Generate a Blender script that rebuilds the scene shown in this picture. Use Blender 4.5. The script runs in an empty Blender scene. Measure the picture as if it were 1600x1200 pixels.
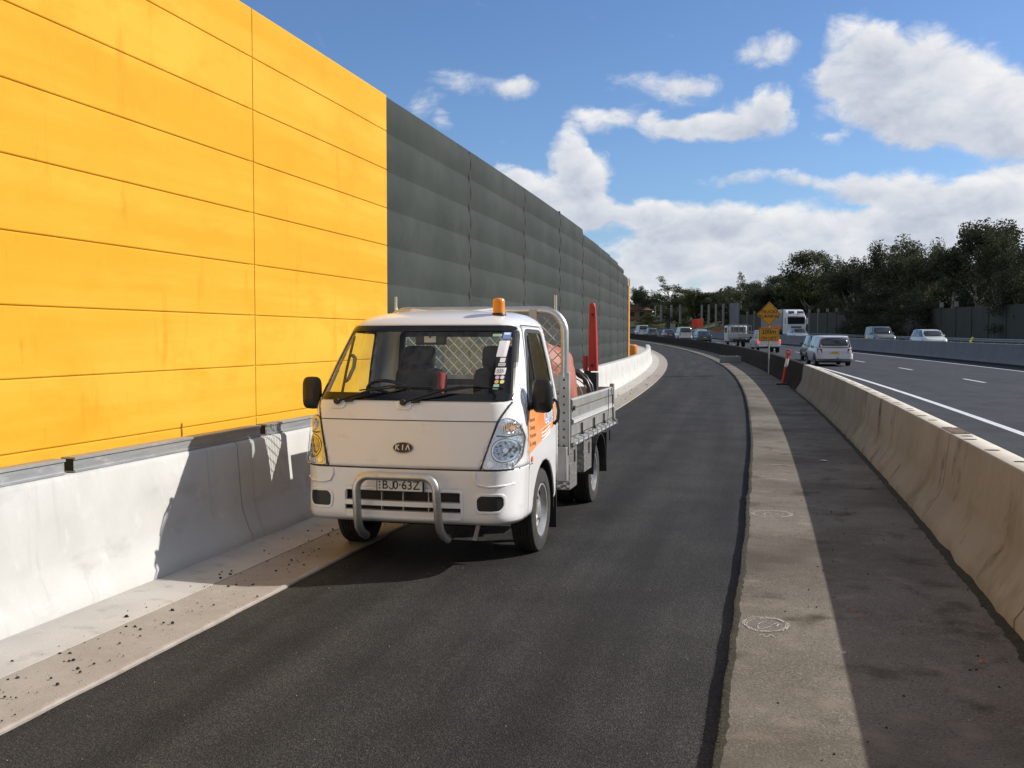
import bpy, bmesh, math, random
from mathutils import Vector, Matrix, Euler
from mathutils import noise as mnoise
C = bpy.context.scene
COL = C.collection
PI = math.pi
R_ARC = 560.0
KZ = 5.5e-5

# ---------------------------------------------------------------- camera
cam_d = bpy.data.cameras.new("camera"); cam = bpy.data.objects.new("camera", cam_d); COL.objects.link(cam)
cam_d.sensor_width = 36.0; cam_d.lens = 36.0 * 1617 / 1600
cam_d.clip_start = 0.05; cam_d.clip_end = 6000
cam.location = (0, 0, 1.70)
cam.rotation_euler = (PI/2 - 0.04432, 0, 0.25619)
C.camera = cam
C.render.resolution_x = 1024; C.render.resolution_y = 768
C.view_settings.view_transform = 'Standard'; C.view_settings.look = 'None'
C.view_settings.gamma = 1.0; C.view_settings.use_curve_mapping = False
C.view_settings.exposure = 0.18
C.cycles.max_bounces = 6; C.cycles.transparent_max_bounces = 16

# ---------------------------------------------------------------- sun + sky
SUN = Vector((1.47, 0.80, 1.0)).normalized()
SUN_EL = math.asin(SUN.z); SUN_AZ = math.atan2(SUN.x, SUN.y)
sd = bpy.data.lights.new("sun", 'SUN'); sd.energy = 5.0; sd.angle = math.radians(0.5); sd.color = (1.0, 0.94, 0.85)
so = bpy.data.objects.new("sun", sd); COL.objects.link(so)
so.rotation_euler = SUN.to_track_quat('Z', 'Y').to_euler(); so.location = (20, 20, 40)

SKY_K = 0.092
CLOUDS = [  # az(deg), el(deg), half width, half height, strength : filled from the table below
]
def px2ang(px, py):
    # picture table of the clouds kept as compass bearing / elevation in the sky
    u = (px - 800) / 1617.0; v = (600 - py) / 1617.0
    cp, sp = math.cos(0.04432), math.sin(0.04432)
    dd = cp + v * sp; zz = -sp + v * cp
    az = math.atan2(u, dd) - 0.25619
    return az, math.atan2(zz, math.hypot(u, dd))
CL = [(1342,88,66,66,1.1),(1420,100,80,66,1),(1495,150,100,80,1.1),(1590,190,90,76,1.1),(1352,150,74,44,1),(1440,180,110,44,1),(1580,226,60,28,.5),
 (1205,84,52,30,.85),(1290,130,40,24,.6),(1303,212,26,15,.6),
 (1178,182,66,36,1.0),(1115,198,66,26,.95),(1205,160,34,30,.8),(1028,192,36,26,.95),(925,188,62,24,.7),(985,172,50,18,.5),(1075,198,50,20,.7),
 (1030,130,96,26,.62),(1085,146,46,22,.55),(735,126,94,24,.58),(812,136,34,20,.55),(668,160,44,26,.55),(695,186,22,18,.45),(1290,205,40,10,.1),
 (888,240,36,38,1.1),(915,268,46,46,1.1),(905,315,66,50,1),(945,335,48,34,1),(828,296,52,34,1),(880,345,62,36,.9),(800,270,30,16,.7),
 (1010,330,42,26,.85),(1080,345,96,38,1),(1060,378,100,46,.9),(1165,350,80,34,.9),(1250,345,66,38,.9),(1205,390,110,44,.9),(1310,375,95,44,.85),
 (1330,292,56,24,.8),(1395,290,70,32,.8),(1480,305,100,34,.85),(1570,308,90,38,.9),(1500,345,150,40,1),(1400,330,90,30,.7),
 (1175,281,92,15,.55),(1250,283,40,18,.5),(1000,412,110,34,.75),(1110,425,150,40,.8),(1260,430,140,40,.75),(960,440,60,30,.6),(1450,400,220,40,.9),(1000,480,300,34,.8),(1400,470,300,40,.8),
]

def build_world():
    w = bpy.data.worlds.new("World"); C.world = w; w.use_nodes = True
    nt = w.node_tree; N = nt.nodes; L = nt.links; N.clear()
    out = N.new('ShaderNodeOutputWorld'); bg = N.new('ShaderNodeBackground')
    sky = N.new('ShaderNodeTexSky'); sky.sky_type = 'NISHITA'; sky.sun_disc = False
    sky.sun_elevation = SUN_EL; sky.sun_rotation = SUN_AZ
    sky.air_density = 1.0; sky.dust_density = 0.35; sky.ozone_density = 3.0; sky.altitude = 50
    def M(op, a, b=None, c=None, clamp=False):
        n = N.new('ShaderNodeMath'); n.operation = op; n.use_clamp = clamp
        for i, x in enumerate((a, b, c)):
            if x is None: continue
            if isinstance(x, (int, float)): n.inputs[i].default_value = x
            else: L.new(x, n.inputs[i])
        return n.outputs[0]
    tc = N.new('ShaderNodeTexCoord')
    sep = N.new('ShaderNodeSeparateXYZ'); L.new(tc.outputs['Generated'], sep.inputs[0])
    az = M('ARCTAN2', sep.outputs[0], sep.outputs[1]); el = M('ARCSINE', sep.outputs[2])
    comb = N.new('ShaderNodeCombineXYZ'); L.new(az, comb.inputs[0]); L.new(el, comb.inputs[1])
    P0 = comb.outputs[0]
    # domain warp for billowy outlines
    nz = N.new('ShaderNodeTexNoise'); nz.inputs['Scale'].default_value = 15; nz.inputs['Detail'].default_value = 6; nz.inputs['Roughness'].default_value = .6
    L.new(P0, nz.inputs['Vector'])
    vm = N.new('ShaderNodeVectorMath'); vm.operation = 'SUBTRACT'; L.new(nz.outputs['Color'], vm.inputs[0]); vm.inputs[1].default_value = (.5, .5, .5)
    vs = N.new('ShaderNodeVectorMath'); vs.operation = 'MULTIPLY_ADD'; L.new(vm.outputs[0], vs.inputs[0]); vs.inputs[1].default_value = (.045, .030, 0); L.new(P0, vs.inputs[2])
    P = vs.outputs[0]
    acc = None; sh = None
    tabl = [(*px2ang(cx, cy), rx / 1617.0 * 1.12, ry / 1617.0 * 1.12, st) for cx, cy, rx, ry, st in CL]
    for (a0, e0, rx_, ry_, st) in tabl:
        m = N.new('ShaderNodeVectorMath'); m.operation = 'MULTIPLY_ADD'; L.new(P, m.inputs[0])
        m.inputs[1].default_value = (1 / rx_, 1 / ry_, 0); m.inputs[2].default_value = (-a0 / rx_, -e0 / ry_, 0)
        d = N.new('ShaderNodeVectorMath'); d.operation = 'DOT_PRODUCT'; L.new(m.outputs[0], d.inputs[0]); L.new(m.outputs[0], d.inputs[1])
        v = M('MULTIPLY', M('SUBTRACT', 1.0, d.outputs['Value'], clamp=True), st)
        sp = N.new('ShaderNodeSeparateXYZ'); L.new(m.outputs[0], sp.inputs[0])
        s = M('MULTIPLY', v, sp.outputs[1])
        acc = v if acc is None else M('ADD', acc, v)
        sh = s if sh is None else M('ADD', sh, s)
    n2 = N.new('ShaderNodeTexNoise'); n2.inputs['Scale'].default_value = 24; n2.inputs['Detail'].default_value = 11; n2.inputs['Roughness'].default_value = .63; n2.inputs['Distortion'].default_value = .4
    st = N.new('ShaderNodeVectorMath'); st.operation = 'MULTIPLY'; L.new(P0, st.inputs[0]); st.inputs[1].default_value = (1, 1.7, 1); L.new(st.outputs[0], n2.inputs['Vector'])
    n3 = N.new('ShaderNodeTexNoise'); n3.inputs['Scale'].default_value = 9; n3.inputs['Detail'].default_value = 4
    L.new(st.outputs[0], n3.inputs['Vector'])
    # unseen broken cloud added behind and beside the camera to neutralise blue fill light
    dt = N.new('ShaderNodeVectorMath'); dt.operation = 'DOT_PRODUCT'; L.new(tc.outputs['Generated'], dt.inputs[0]); dt.inputs[1].default_value = (-.2534, .9674, 0)
    mk = N.new('ShaderNodeMapRange'); L.new(dt.outputs['Value'], mk.inputs[0]); mk.inputs[1].default_value = .62; mk.inputs[2].default_value = .35; mk.inputs[3].default_value = 0; mk.inputs[4].default_value = 1
    n5 = N.new('ShaderNodeTexNoise'); n5.inputs['Scale'].default_value = 2.6; n5.inputs['Detail'].default_value = 4; L.new(tc.outputs['Generated'], n5.inputs['Vector'])
    acc = M('ADD', acc, M('MULTIPLY', mk.outputs[0], M('ADD', .85, M('MULTIPLY', M('SUBTRACT', n5.outputs['Fac'], .5), 5.0)), clamp=False))
    dens = M('ADD', acc, M('MULTIPLY', M('SUBTRACT', n2.outputs['Fac'], .5), 1.65))
    mr = N.new('ShaderNodeMapRange'); mr.interpolation_type = 'SMOOTHSTEP'; L.new(dens, mr.inputs[0])
    mr.inputs[1].default_value = .20; mr.inputs[2].default_value = 1.02
    fac = M('MULTIPLY', mr.outputs[0], .97)
    # shade : tops bright, bases grey, plus billow relief
    rel = M('DIVIDE', sh, M('ADD', M('MAXIMUM', acc, 0), .12))
    lum = M('ADD', M('MULTIPLY', rel, .55), M('ADD', .62, M('MULTIPLY', M('SUBTRACT', n2.outputs['Fac'], .5), 1.1)))
    lum = M('ADD', lum, M('MULTIPLY', M('SUBTRACT', n3.outputs['Fac'], .5), 1.3))
    thick = M('MULTIPLY', M('SUBTRACT', acc, 1.0, clamp=True), -.22)
    lum = M('ADD', lum, thick, clamp=True)
    ramp = N.new('ShaderNodeValToRGB'); L.new(lum, ramp.inputs[0])
    e = ramp.color_ramp.elements; K = 1.0 / SKY_K
    e[0].position = 0; e[0].color = (.385 * K, .43 * K, .53 * K, 1)
    e[1].position = 1; e[1].color = (.80 * K, .80 * K, .80 * K, 1)
    e2 = ramp.color_ramp.elements.new(.45); e2.color = (.58 * K, .61 * K, .67 * K, 1)
    tint = N.new('ShaderNodeMix'); tint.data_type = 'RGBA'; tint.blend_type = 'MULTIPLY'; tint.inputs[0].default_value = 1
    L.new(sky.outputs[0], tint.inputs[6]); tint.inputs[7].default_value = (.86, 1.0, 1.22, 1)
    mix = N.new('ShaderNodeMix'); mix.data_type = 'RGBA'; L.new(fac, mix.inputs[0]); L.new(tint.outputs[2], mix.inputs[6]); L.new(ramp.outputs[0], mix.inputs[7])
    dim = N.new('ShaderNodeMapRange'); L.new(mk.outputs[0], dim.inputs[0]); dim.inputs[3].default_value = 1.0; dim.inputs[4].default_value = .74  # added rear cloud fill dimmed to keep shaded areas dark
    sc = N.new('ShaderNodeVectorMath'); sc.operation = 'SCALE'; L.new(mix.outputs[2], sc.inputs[0]); L.new(dim.outputs[0], sc.inputs['Scale'])
    L.new(sc.outputs[0], bg.inputs[0]); bg.inputs[1].default_value = SKY_K
    L.new(bg.outputs[0], out.inputs[0])
    try: w.cycles.sampling_method = 'MANUAL'; w.cycles.sample_map_resolution = 512
    except Exception: pass
build_world()

# ---------------------------------------------------------------- alignment
def zr(s):
    if s <= 0: return 0.0
    return KZ * s * s if s < 150 else KZ * 22500 + 2 * KZ * 150 * (min(s, 420) - 150)
def W(s, o, z=0.0):
    return Vector((-R_ARC + (R_ARC + o) * math.cos(s / R_ARC), (R_ARC + o) * math.sin(s / R_ARC), zr(s) + z))
def head(s): return s / R_ARC          # rotation about z so that local +Y runs along the road

# ---------------------------------------------------------------- naming
def tag(o, label=None, cat=None, group=None, kind=None):
    if label: o["label"] = label
    if cat: o["category"] = cat
    if group: o["group"] = group
    if kind: o["kind"] = kind
    return o
def empty(name, loc=(0, 0, 0), rz=0.0):
    o = bpy.data.objects.new(name, None); COL.objects.link(o); o.location = loc; o.rotation_euler = (0, 0, rz)
    o.empty_display_size = .2; return o
def kids(o): return [c for c in bpy.data.objects if c.parent == o]
def copy_tree(o, parent=None):
    c = o.copy(); COL.objects.link(c)
    if parent is not None: c.parent = parent
    for ch in kids(o): copy_tree(ch, c)
    return c

# ---------------------------------------------------------------- mesh builder
class MB:
    def __init__(s): s.v = []; s.f = []; s.mi = []; s.m = 0
    def add(s, vs, fs):
        b = len(s.v); s.v += [tuple(p) for p in vs]
        for f in fs: s.f.append([b + i for i in f]); s.mi.append(s.m)
    def box(s, c, d, rot=None):
        x, y, z = d[0] / 2, d[1] / 2, d[2] / 2
        vs = [Vector(p) for p in ((-x,-y,-z),(x,-y,-z),(x,y,-z),(-x,y,-z),(-x,-y,z),(x,-y,z),(x,y,z),(-x,y,z))]
        if rot is not None:
            m = Euler(rot).to_matrix() if not isinstance(rot, Matrix) else rot
            vs = [m @ p for p in vs]
        vs = [p + Vector(c) for p in vs]
        s.add(vs, [(0,3,2,1),(4,5,6,7),(0,1,5,4),(1,2,6,5),(2,3,7,6),(3,0,4,7)]); return s
    def tube(s, pts, r, n=8, cap=True, closed=False):
        pts = [Vector(p) for p in pts]; k = len(pts); rs = r if isinstance(r, (list, tuple)) else [r] * k
        vs = []; up = None
        for i, p in enumerate(pts):
            if closed: t = pts[(i + 1) % k] - pts[i - 1]
            else: t = pts[min(i + 1, k - 1)] - pts[max(i - 1, 0)]
            t.normalize()
            if up is None:
                up = Vector((0, 0, 1)) if abs(t.z) < .9 else Vector((1, 0, 0))
            a = t.cross(up); 
            if a.length < 1e-5: a = t.cross(Vector((0, 1, 0)))
            a.normalize(); b = a.cross(t).normalized(); up = b
            for j in range(n):
                q = 2 * PI * j / n; vs.append(p + (a * math.cos(q) + b * math.sin(q)) * rs[i])
        fs = []
        for i in range(k if closed else k - 1):
            for j in range(n):
                i2 = (i + 1) % k
                fs.append((i * n + j, i * n + (j + 1) % n, i2 * n + (j + 1) % n, i2 * n + j))
        if cap and not closed: fs += [tuple(reversed(range(n))), tuple((k - 1) * n + j for j in range(n))]
        s.add(vs, fs); return s
    def lathe(s, prof, n=20, axis='z', c=(0, 0, 0), cap=True):
        vs = []; k = len(prof); c = Vector(c)
        for (r, h) in prof:
            for j in range(n):
                q = 2 * PI * j / n; a, b = r * math.cos(q), r * math.sin(q)
                vs.append(c + (Vector((a, b, h)) if axis == 'z' else Vector((h, a, b)) if axis == 'x' else Vector((b, h, a))))
        fs = [(i * n + j, i * n + (j + 1) % n, (i + 1) * n + (j + 1) % n, (i + 1) * n + j) for i in range(k - 1) for j in range(n)]
        if cap and prof[0][0] > 1e-4: fs.append(tuple(reversed(range(n))))
        if cap and prof[-1][0] > 1e-4: fs.append(tuple((k - 1) * n + j for j in range(n)))
        s.add(vs, fs); return s
    def prism(s, poly, h, fn):     # poly 2D list, fn(u,v,w) -> 3D, w in (0,h)
        n = len(poly); vs = [fn(u, v, 0) for u, v in poly] + [fn(u, v, h) for u, v in poly]
        s.add(vs, [tuple(reversed(range(n))), tuple(range(n, 2 * n))] + [(i, (i + 1) % n, n + (i + 1) % n, n + i) for i in range(n)]); return s
    def grid(s, fn, nu, nv, wrapu=False):
        vs = [fn(i, j) for j in range(nv) for i in range(nu)]
        fs = [(j * nu + i, j * nu + (i + 1) % nu, (j + 1) * nu + (i + 1) % nu, (j + 1) * nu + i) for j in range(nv - 1) for i in range(nu if wrapu else nu - 1)]
        s.add(vs, fs); return s
    def quad(s, a, b, c, d): s.add([a, b, c, d], [(0, 1, 2, 3)]); return s
    def build(s, name, mats, parent=None, smooth=False, bevel=0, solid=0, loc=None, sub=0, angle=35, offset=-1):
        me = bpy.data.meshes.new(name); me.from_pydata(s.v, [], s.f)
        if not isinstance(mats, (list, tuple)): mats = [mats]
        for m in mats: me.materials.append(m)
        if len(mats) > 1: me.polygons.foreach_set('material_index', s.mi)
        bm = bmesh.new(); bm.from_mesh(me); bmesh.ops.recalc_face_normals(bm, faces=bm.faces); bm.to_mesh(me); bm.free()
        if smooth:
            me.polygons.foreach_set('use_smooth', [True] * len(me.polygons))
            if smooth != 'all': me.set_sharp_from_angle(angle=math.radians(angle))
        me.update()
        o = bpy.data.objects.new(name, me); COL.objects.link(o)
        if parent is not None: o.parent = parent
        if loc is not None: o.location = loc
        if solid: m = o.modifiers.new('solid', 'SOLIDIFY'); m.thickness = solid; m.offset = offset
        if bevel:
            m = o.modifiers.new('bevel', 'BEVEL'); m.width = bevel; m.segments = 2; m.limit_method = 'ANGLE'; m.angle_limit = math.radians(40)
            me.polygons.foreach_set('use_smooth', [True] * len(me.polygons)); 
            m.harden_normals = False
            if not smooth: me.set_sharp_from_angle(angle=math.radians(60))
        if sub: m = o.modifiers.new('sub', 'SUBSURF'); m.levels = sub; m.render_levels = sub
        return o
def pieces(mb, name, mats, parent=None, **k):
    """build each unconnected piece of mb as an object of its own"""
    p = list(range(len(mb.v)))
    def fd(a):
        while p[a] != a: p[a] = p[p[a]]; a = p[a]
        return a
    for f in mb.f:
        for i in f[1:]: p[fd(i)] = fd(f[0])
    G = {}
    for f in mb.f: G.setdefault(fd(f[0]), []).append(f)
    out = []
    for fs in G.values():
        ids = sorted({i for f in fs for i in f}); mp = {a: n for n, a in enumerate(ids)}; q = MB(); q.add([mb.v[i] for i in ids], [[mp[i] for i in f] for f in fs]); out.append(q.build(name, mats, parent, **k))
    return out
def strip(prof, ss, closed=False, jit=None):
    """loft a cross profile [(o,z)...] along road stations ss"""
    b = MB(); k = len(prof)
    for s in ss:
        for i, (o, z) in enumerate(prof):
            if jit and i in jit: o = o + jit[i](s)
            b.v.append(tuple(W(s, o, z)))
    n = len(ss)
    for j in range(n - 1):
        for i in range(k if closed else k - 1):
            i2 = (i + 1) % k
            b.f.append([j * k + i, j * k + i2, (j + 1) * k + i2, (j + 1) * k + i]); b.mi.append(0)
    if closed:
        b.f.append(list(range(k))); b.mi.append(0); b.f.append([(n - 1) * k + i for i in reversed(range(k))]); b.mi.append(0)
    return b
def rng(a, b, st):
    n = max(1, int(round((b - a) / st))); return [a + (b - a) * i / n for i in range(n + 1)]

# ---------------------------------------------------------------- materials
def mat(name, col, rough=.6, metal=0., var=None, vscale=3., vstretch=(1, 1, 1), bump=0., bscale=40., bdetail=6, coat=0., spec=.5, emit=None, extra=None, coord='Object', var2=None):
    m = bpy.data.materials.new(name); m.use_nodes = True; nt = m.node_tree; N = nt.nodes; L = nt.links
    p = N['Principled BSDF']; p.inputs['Roughness'].default_value = rough; p.inputs['Metallic'].default_value = metal
    p.inputs['Base Color'].default_value = (*col, 1); p.inputs['Coat Weight'].default_value = coat; p.inputs['Coat Roughness'].default_value = .06
    p.inputs['Specular IOR Level'].default_value = spec
    tc = N.new('ShaderNodeTexCoord'); vec = tc.outputs[coord]
    cur = None
    def layer(cur, col2, scale, stretch, lo, hi, seed=0):
        mp = N.new('ShaderNodeMapping'); L.new(vec, mp.inputs[0]); mp.inputs['Scale'].default_value = stretch; mp.inputs['Location'].default_value = (seed, seed * 2, seed * 3)
        nz = N.new('ShaderNodeTexNoise'); L.new(mp.outputs[0], nz.inputs['Vector']); nz.inputs['Scale'].default_value = scale; nz.inputs['Detail'].default_value = 7; nz.inputs['Roughness'].default_value = .6
        mr = N.new('ShaderNodeMapRange'); L.new(nz.outputs['Fac'], mr.inputs[0]); mr.inputs[1].default_value = lo; mr.inputs[2].default_value = hi
        mx = N.new('ShaderNodeMix'); mx.data_type = 'RGBA'; L.new(mr.outputs[0], mx.inputs[0])
        if cur is None: mx.inputs[6].default_value = (*col, 1)
        else: L.new(cur, mx.inputs[6])
        mx.inputs[7].default_value = (*col2, 1); return mx.outputs[2]
    if var: cur = layer(cur, var, vscale, vstretch, .38, .65)
    for i, e in enumerate(extra or []): cur = layer(cur, e[0], e[1], e[2], e[3], e[4], seed=3.1 * (i + 1))
    if cur is not None: L.new(cur, p.inputs['Base Color'])
    if bump:
        nz = N.new('ShaderNodeTexNoise'); L.new(vec, nz.inputs['Vector']); nz.inputs['Scale'].default_value = bscale; nz.inputs['Detail'].default_value = bdetail; nz.inputs['Roughness'].default_value = .65
        bp = N.new('ShaderNodeBump'); bp.inputs['Strength'].default_value = 1.0; bp.inputs['Distance'].default_value = bump
        L.new(nz.outputs['Fac'], bp.inputs['Height']); L.new(bp.outputs[0], p.inputs['Normal'])
    if emit: p.inputs['Emission Color'].default_value = (*emit[0], 1); p.inputs['Emission Strength'].default_value = emit[1]
    return m
def glass(name, tint=(.75, .8, .78), rough=.0, base=.06):
    m = bpy.data.materials.new(name); m.use_nodes = True; nt = m.node_tree; N = nt.nodes; L = nt.links; N.clear()
    out = N.new('ShaderNodeOutputMaterial'); mx = N.new('ShaderNodeMixShader'); t = N.new('ShaderNodeBsdfTransparent'); g = N.new('ShaderNodeBsdfGlossy')
    t.inputs[0].default_value = (*tint, 1); g.inputs['Roughness'].default_value = rough; g.inputs[0].default_value = (1, 1, 1, 1)
    fr = N.new('ShaderNodeFresnel'); ge = N.new('ShaderNodeNewGeometry'); io = N.new('ShaderNodeMath'); io.operation = 'MULTIPLY_ADD'; L.new(ge.outputs['Backfacing'], io.inputs[0]); io.inputs[1].default_value = -.83333; io.inputs[2].default_value = 1.5; L.new(io.outputs[0], fr.inputs[0])
    mm = N.new('ShaderNodeMath'); mm.operation = 'MAXIMUM'; L.new(fr.outputs[0], mm.inputs[0]); mm.inputs[1].default_value = base
    L.new(mm.outputs[0], mx.inputs[0]); L.new(t.outputs[0], mx.inputs[1]); L.new(g.outputs[0], mx.inputs[2]); L.new(mx.outputs[0], out.inputs[0])
    return m
_font = {}
def text_mb(txt, size, fn, depth=.002, align='CENTER', bold=0.0):
    """flat lettering as mesh, mapped by fn(x,y,w)->3D"""
    cu = bpy.data.curves.new("t", 'FONT'); cu.body = txt; cu.size = size; cu.align_x = align; cu.align_y = 'CENTER'; cu.offset = bold; cu.resolution_u = 3
    ob = bpy.data.objects.new("t", cu); COL.objects.link(ob)
    dg = bpy.context.evaluated_depsgraph_get(); dg.update()
    me = bpy.data.meshes.new_from_object(ob.evaluated_get(dg))
    vs = [v.co.copy() for v in me.vertices]; fs = [list(p.vertices) for p in me.polygons]
    bpy.data.objects.remove(ob); bpy.data.curves.remove(cu); bpy.data.meshes.remove(me)
    b = MB(); b.add([fn(v.x, v.y, 0) for v in vs], fs)
    return b
def add_text(b, txt, size, fn, align='CENTER', bold=0.0):
    t = text_mb(txt, size, fn, align=align, bold=bold); b.add(t.v, t.f)
# ================================================================= SETTING
def seeded(a, f=1.0):
    return lambda s: a * (mnoise.noise(Vector((s * f, 3.7 + a, 0))) + .5 * mnoise.noise(Vector((s * f * 4.3, 8.1, a))))
def asphalt(name, base, light, scale=1.0, rough=.85, track=None):
    m = bpy.data.materials.new(name); m.use_nodes = True; nt = m.node_tree; N = nt.nodes; L = nt.links
    p = N['Principled BSDF']; p.inputs['Roughness'].default_value = rough; p.inputs['Specular IOR Level'].default_value = .22
    tc = N.new('ShaderNodeTexCoord'); v = tc.outputs['Object']
    vo = N.new('ShaderNodeTexVoronoi'); vo.inputs['Scale'].default_value = 135 / scale; L.new(v, vo.inputs['Vector'])
    nz = N.new('ShaderNodeTexNoise'); nz.inputs['Scale'].default_value = 1.1; nz.inputs['Detail'].default_value = 8; nz.inputs['Roughness'].default_value = .62; L.new(v, nz.inputs['Vector'])
    nf = N.new('ShaderNodeTexNoise'); nf.inputs['Scale'].default_value = 140 / scale; nf.inputs['Detail'].default_value = 3; L.new(v, nf.inputs['Vector'])
    rp = N.new('ShaderNodeValToRGB'); L.new(vo.outputs['Color'], rp.inputs[0])
    e = rp.color_ramp.elements; e[0].position = .45; e[0].color = (*base, 1); e[1].position = 1; e[1].color = (*light, 1)
    mr = N.new('ShaderNodeMapRange'); L.new(nz.outputs['Fac'], mr.inputs[0]); mr.inputs[1].default_value = .3; mr.inputs[2].default_value = .7; mr.inputs[3].default_value = .72; mr.inputs[4].default_value = 1.3
    mr2 = N.new('ShaderNodeMapRange'); L.new(nf.outputs['Fac'], mr2.inputs[0]); mr2.inputs[1].default_value = .3; mr2.inputs[2].default_value = .7; mr2.inputs[3].default_value = .6; mr2.inputs[4].default_value = 1.4
    mu = N.new('ShaderNodeMath'); mu.operation = 'MULTIPLY'; L.new(mr.outputs[0], mu.inputs[0]); L.new(mr2.outputs[0], mu.inputs[1])
    cur = mu.outputs[0]
    if track:   # long faint rolling marks along the lane: rings about the curve's centre
        sub = N.new('ShaderNodeVectorMath'); sub.operation = 'SUBTRACT'; L.new(v, sub.inputs[0]); sub.inputs[1].default_value = (-R_ARC, 0, 0)
        ml = N.new('ShaderNodeVectorMath'); ml.operation = 'MULTIPLY'; L.new(sub.outputs[0], ml.inputs[0]); ml.inputs[1].default_value = (1, 1, 0)
        ln = N.new('ShaderNodeVectorMath'); ln.operation = 'LENGTH'; L.new(ml.outputs[0], ln.inputs[0])
        off = N.new('ShaderNodeMath'); off.operation = 'SUBTRACT'; L.new(ln.outputs['Value'], off.inputs[0]); off.inputs[1].default_value = R_ARC
        sx = N.new('ShaderNodeSeparateXYZ'); L.new(v, sx.inputs[0]); sy = N.new('ShaderNodeMath'); sy.operation = 'MULTIPLY'; L.new(sx.outputs[1], sy.inputs[0]); sy.inputs[1].default_value = .05
        cb = N.new('ShaderNodeCombineXYZ'); L.new(off.outputs[0], cb.inputs[0]); L.new(sy.outputs[0], cb.inputs[1])
        n4 = N.new('ShaderNodeTexNoise'); n4.inputs['Scale'].default_value = 2.6; n4.inputs['Detail'].default_value = 5; L.new(cb.outputs[0], n4.inputs['Vector'])
        m4 = N.new('ShaderNodeMapRange'); L.new(n4.outputs['Fac'], m4.inputs[0]); m4.inputs[1].default_value = .3; m4.inputs[2].default_value = .7; m4.inputs[3].default_value = 1 - track; m4.inputs[4].default_value = 1 + track
        m5 = N.new('ShaderNodeMath'); m5.operation = 'MULTIPLY'; L.new(cur, m5.inputs[0]); L.new(m4.outputs[0], m5.inputs[1]); cur = m5.outputs[0]
    sc = N.new('ShaderNodeVectorMath'); sc.operation = 'SCALE'; L.new(rp.outputs[0], sc.inputs[0]); L.new(cur, sc.inputs['Scale'])
    L.new(sc.outputs[0], p.inputs['Base Color'])
    ad = N.new('ShaderNodeMath'); ad.operation = 'ADD'; L.new(vo.outputs['Distance'], ad.inputs[0]); L.new(nf.outputs['Fac'], ad.inputs[1])
    bp = N.new('ShaderNodeBump'); bp.inputs['Strength'].default_value = 1; bp.inputs['Distance'].default_value = .004 * scale; L.new(ad.outputs[0], bp.inputs['Height']); L.new(bp.outputs[0], p.inputs['Normal'])
    return m

M_ramp = asphalt('fresh_asphalt', (.019, .0185, .0185), (.060, .057, .054), 1.0, .8, .42)
M_mway = asphalt('motorway_asphalt', (.034, .038, .044), (.065, .070, .076), 1.5, .8, .12)
M_strip = mat('old_shoulder', (.20, .183, .158), .95, spec=.12, var=(.138, .122, .104), vscale=.9, bump=.007, bscale=85, bdetail=9, extra=[((.30, .265, .22), 95, (1, 1, 1), .52, .66), ((.055, .044, .033), 75, (1, 1, 1), .56, .68), ((.26, .225, .18), 5, (1, 1, 1), .55, .75), ((.075, .062, .045), 2.2, (1, 1, 1), .56, .72), ((.10, .086, .070), .45, (1, 1, 1), .48, .66)])
M_apron = mat('apron_concrete', (.47, .445, .415), .85, spec=.3, var=(.39, .37, .345), vscale=1.5, bump=.002, bscale=60, extra=[((.27, .25, .235), 6, (1, 1, 1), .55, .8), ((.22, .2, .19), 70, (1, 1, 1), .66, .75)])
M_apron2 = mat('dusty_kerb', (.32, .285, .25), .9, var=(.27, .235, .20), vscale=2.2, bump=.003, bscale=70, extra=[((.37, .32, .28), 9, (1, 1, 1), .55, .8), ((.16, .14, .13), 90, (1, 1, 1), .63, .72)])
M_edge = mat('pale_kerb_edge', (.38, .34, .31), .85, var=(.27, .235, .21), vscale=5, bump=.003, bscale=60)
M_conc = mat('new_concrete', (.52, .52, .51), .8, spec=.3, var=(.455, .455, .445), vscale=1.4, bump=.0015, bscale=30, extra=[((.37, .365, .355), 2.2, (1, 1, 2.2), .56, .8), ((.60, .60, .59), 5, (1, 1, .6), .58, .8), ((.36, .355, .345), 3.5, (0, 1.8, .2), .60, .80), ((.30, .295, .285), 120, (1, 1, 1), .68, .76)])
M_tan = mat('weathered_barrier_concrete', (.345, .31, .25), .9, spec=.12, var=(.295, .26, .205), vscale=1.2, bump=.003, bscale=30,
            extra=[((.22, .18, .12), 1.1, (1, 1.2, .9), .54, .72), ((.06, .048, .032), 2.6, (0, 1.3, .35), .66, .80), ((.10, .08, .05), 1.5, (1, 1, .8), .58, .7), ((.40, .35, .26), 7, (1, 1, 1), .58, .8)])
M_tan2 = mat('greyer_barrier_concrete', (.30, .265, .205), .9, spec=.15, var=(.24, .20, .15), vscale=1.2, bump=.003, bscale=30,
             extra=[((.24, .20, .15), 2.0, (1, 2.4, .35), .54, .72), ((.07, .058, .042), 2.6, (0, 1.3, .35), .68, .82), ((.36, .32, .25), 7, (1, 1, 1), .58, .8)])
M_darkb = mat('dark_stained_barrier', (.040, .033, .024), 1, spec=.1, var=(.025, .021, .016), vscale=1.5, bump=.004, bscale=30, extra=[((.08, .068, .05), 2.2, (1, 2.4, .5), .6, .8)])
M_toe = mat('moss_and_dirt', (.035, .032, .022), 1, var=(.06, .055, .03), vscale=25, bump=.02, bscale=60)
M_hole = mat('dark_slot', (.03, .027, .025), 1)
M_rust = mat('rusty_plate', (.16, .10, .07), .8, var=(.09, .06, .045), vscale=30, bump=.002, bscale=80)
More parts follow.
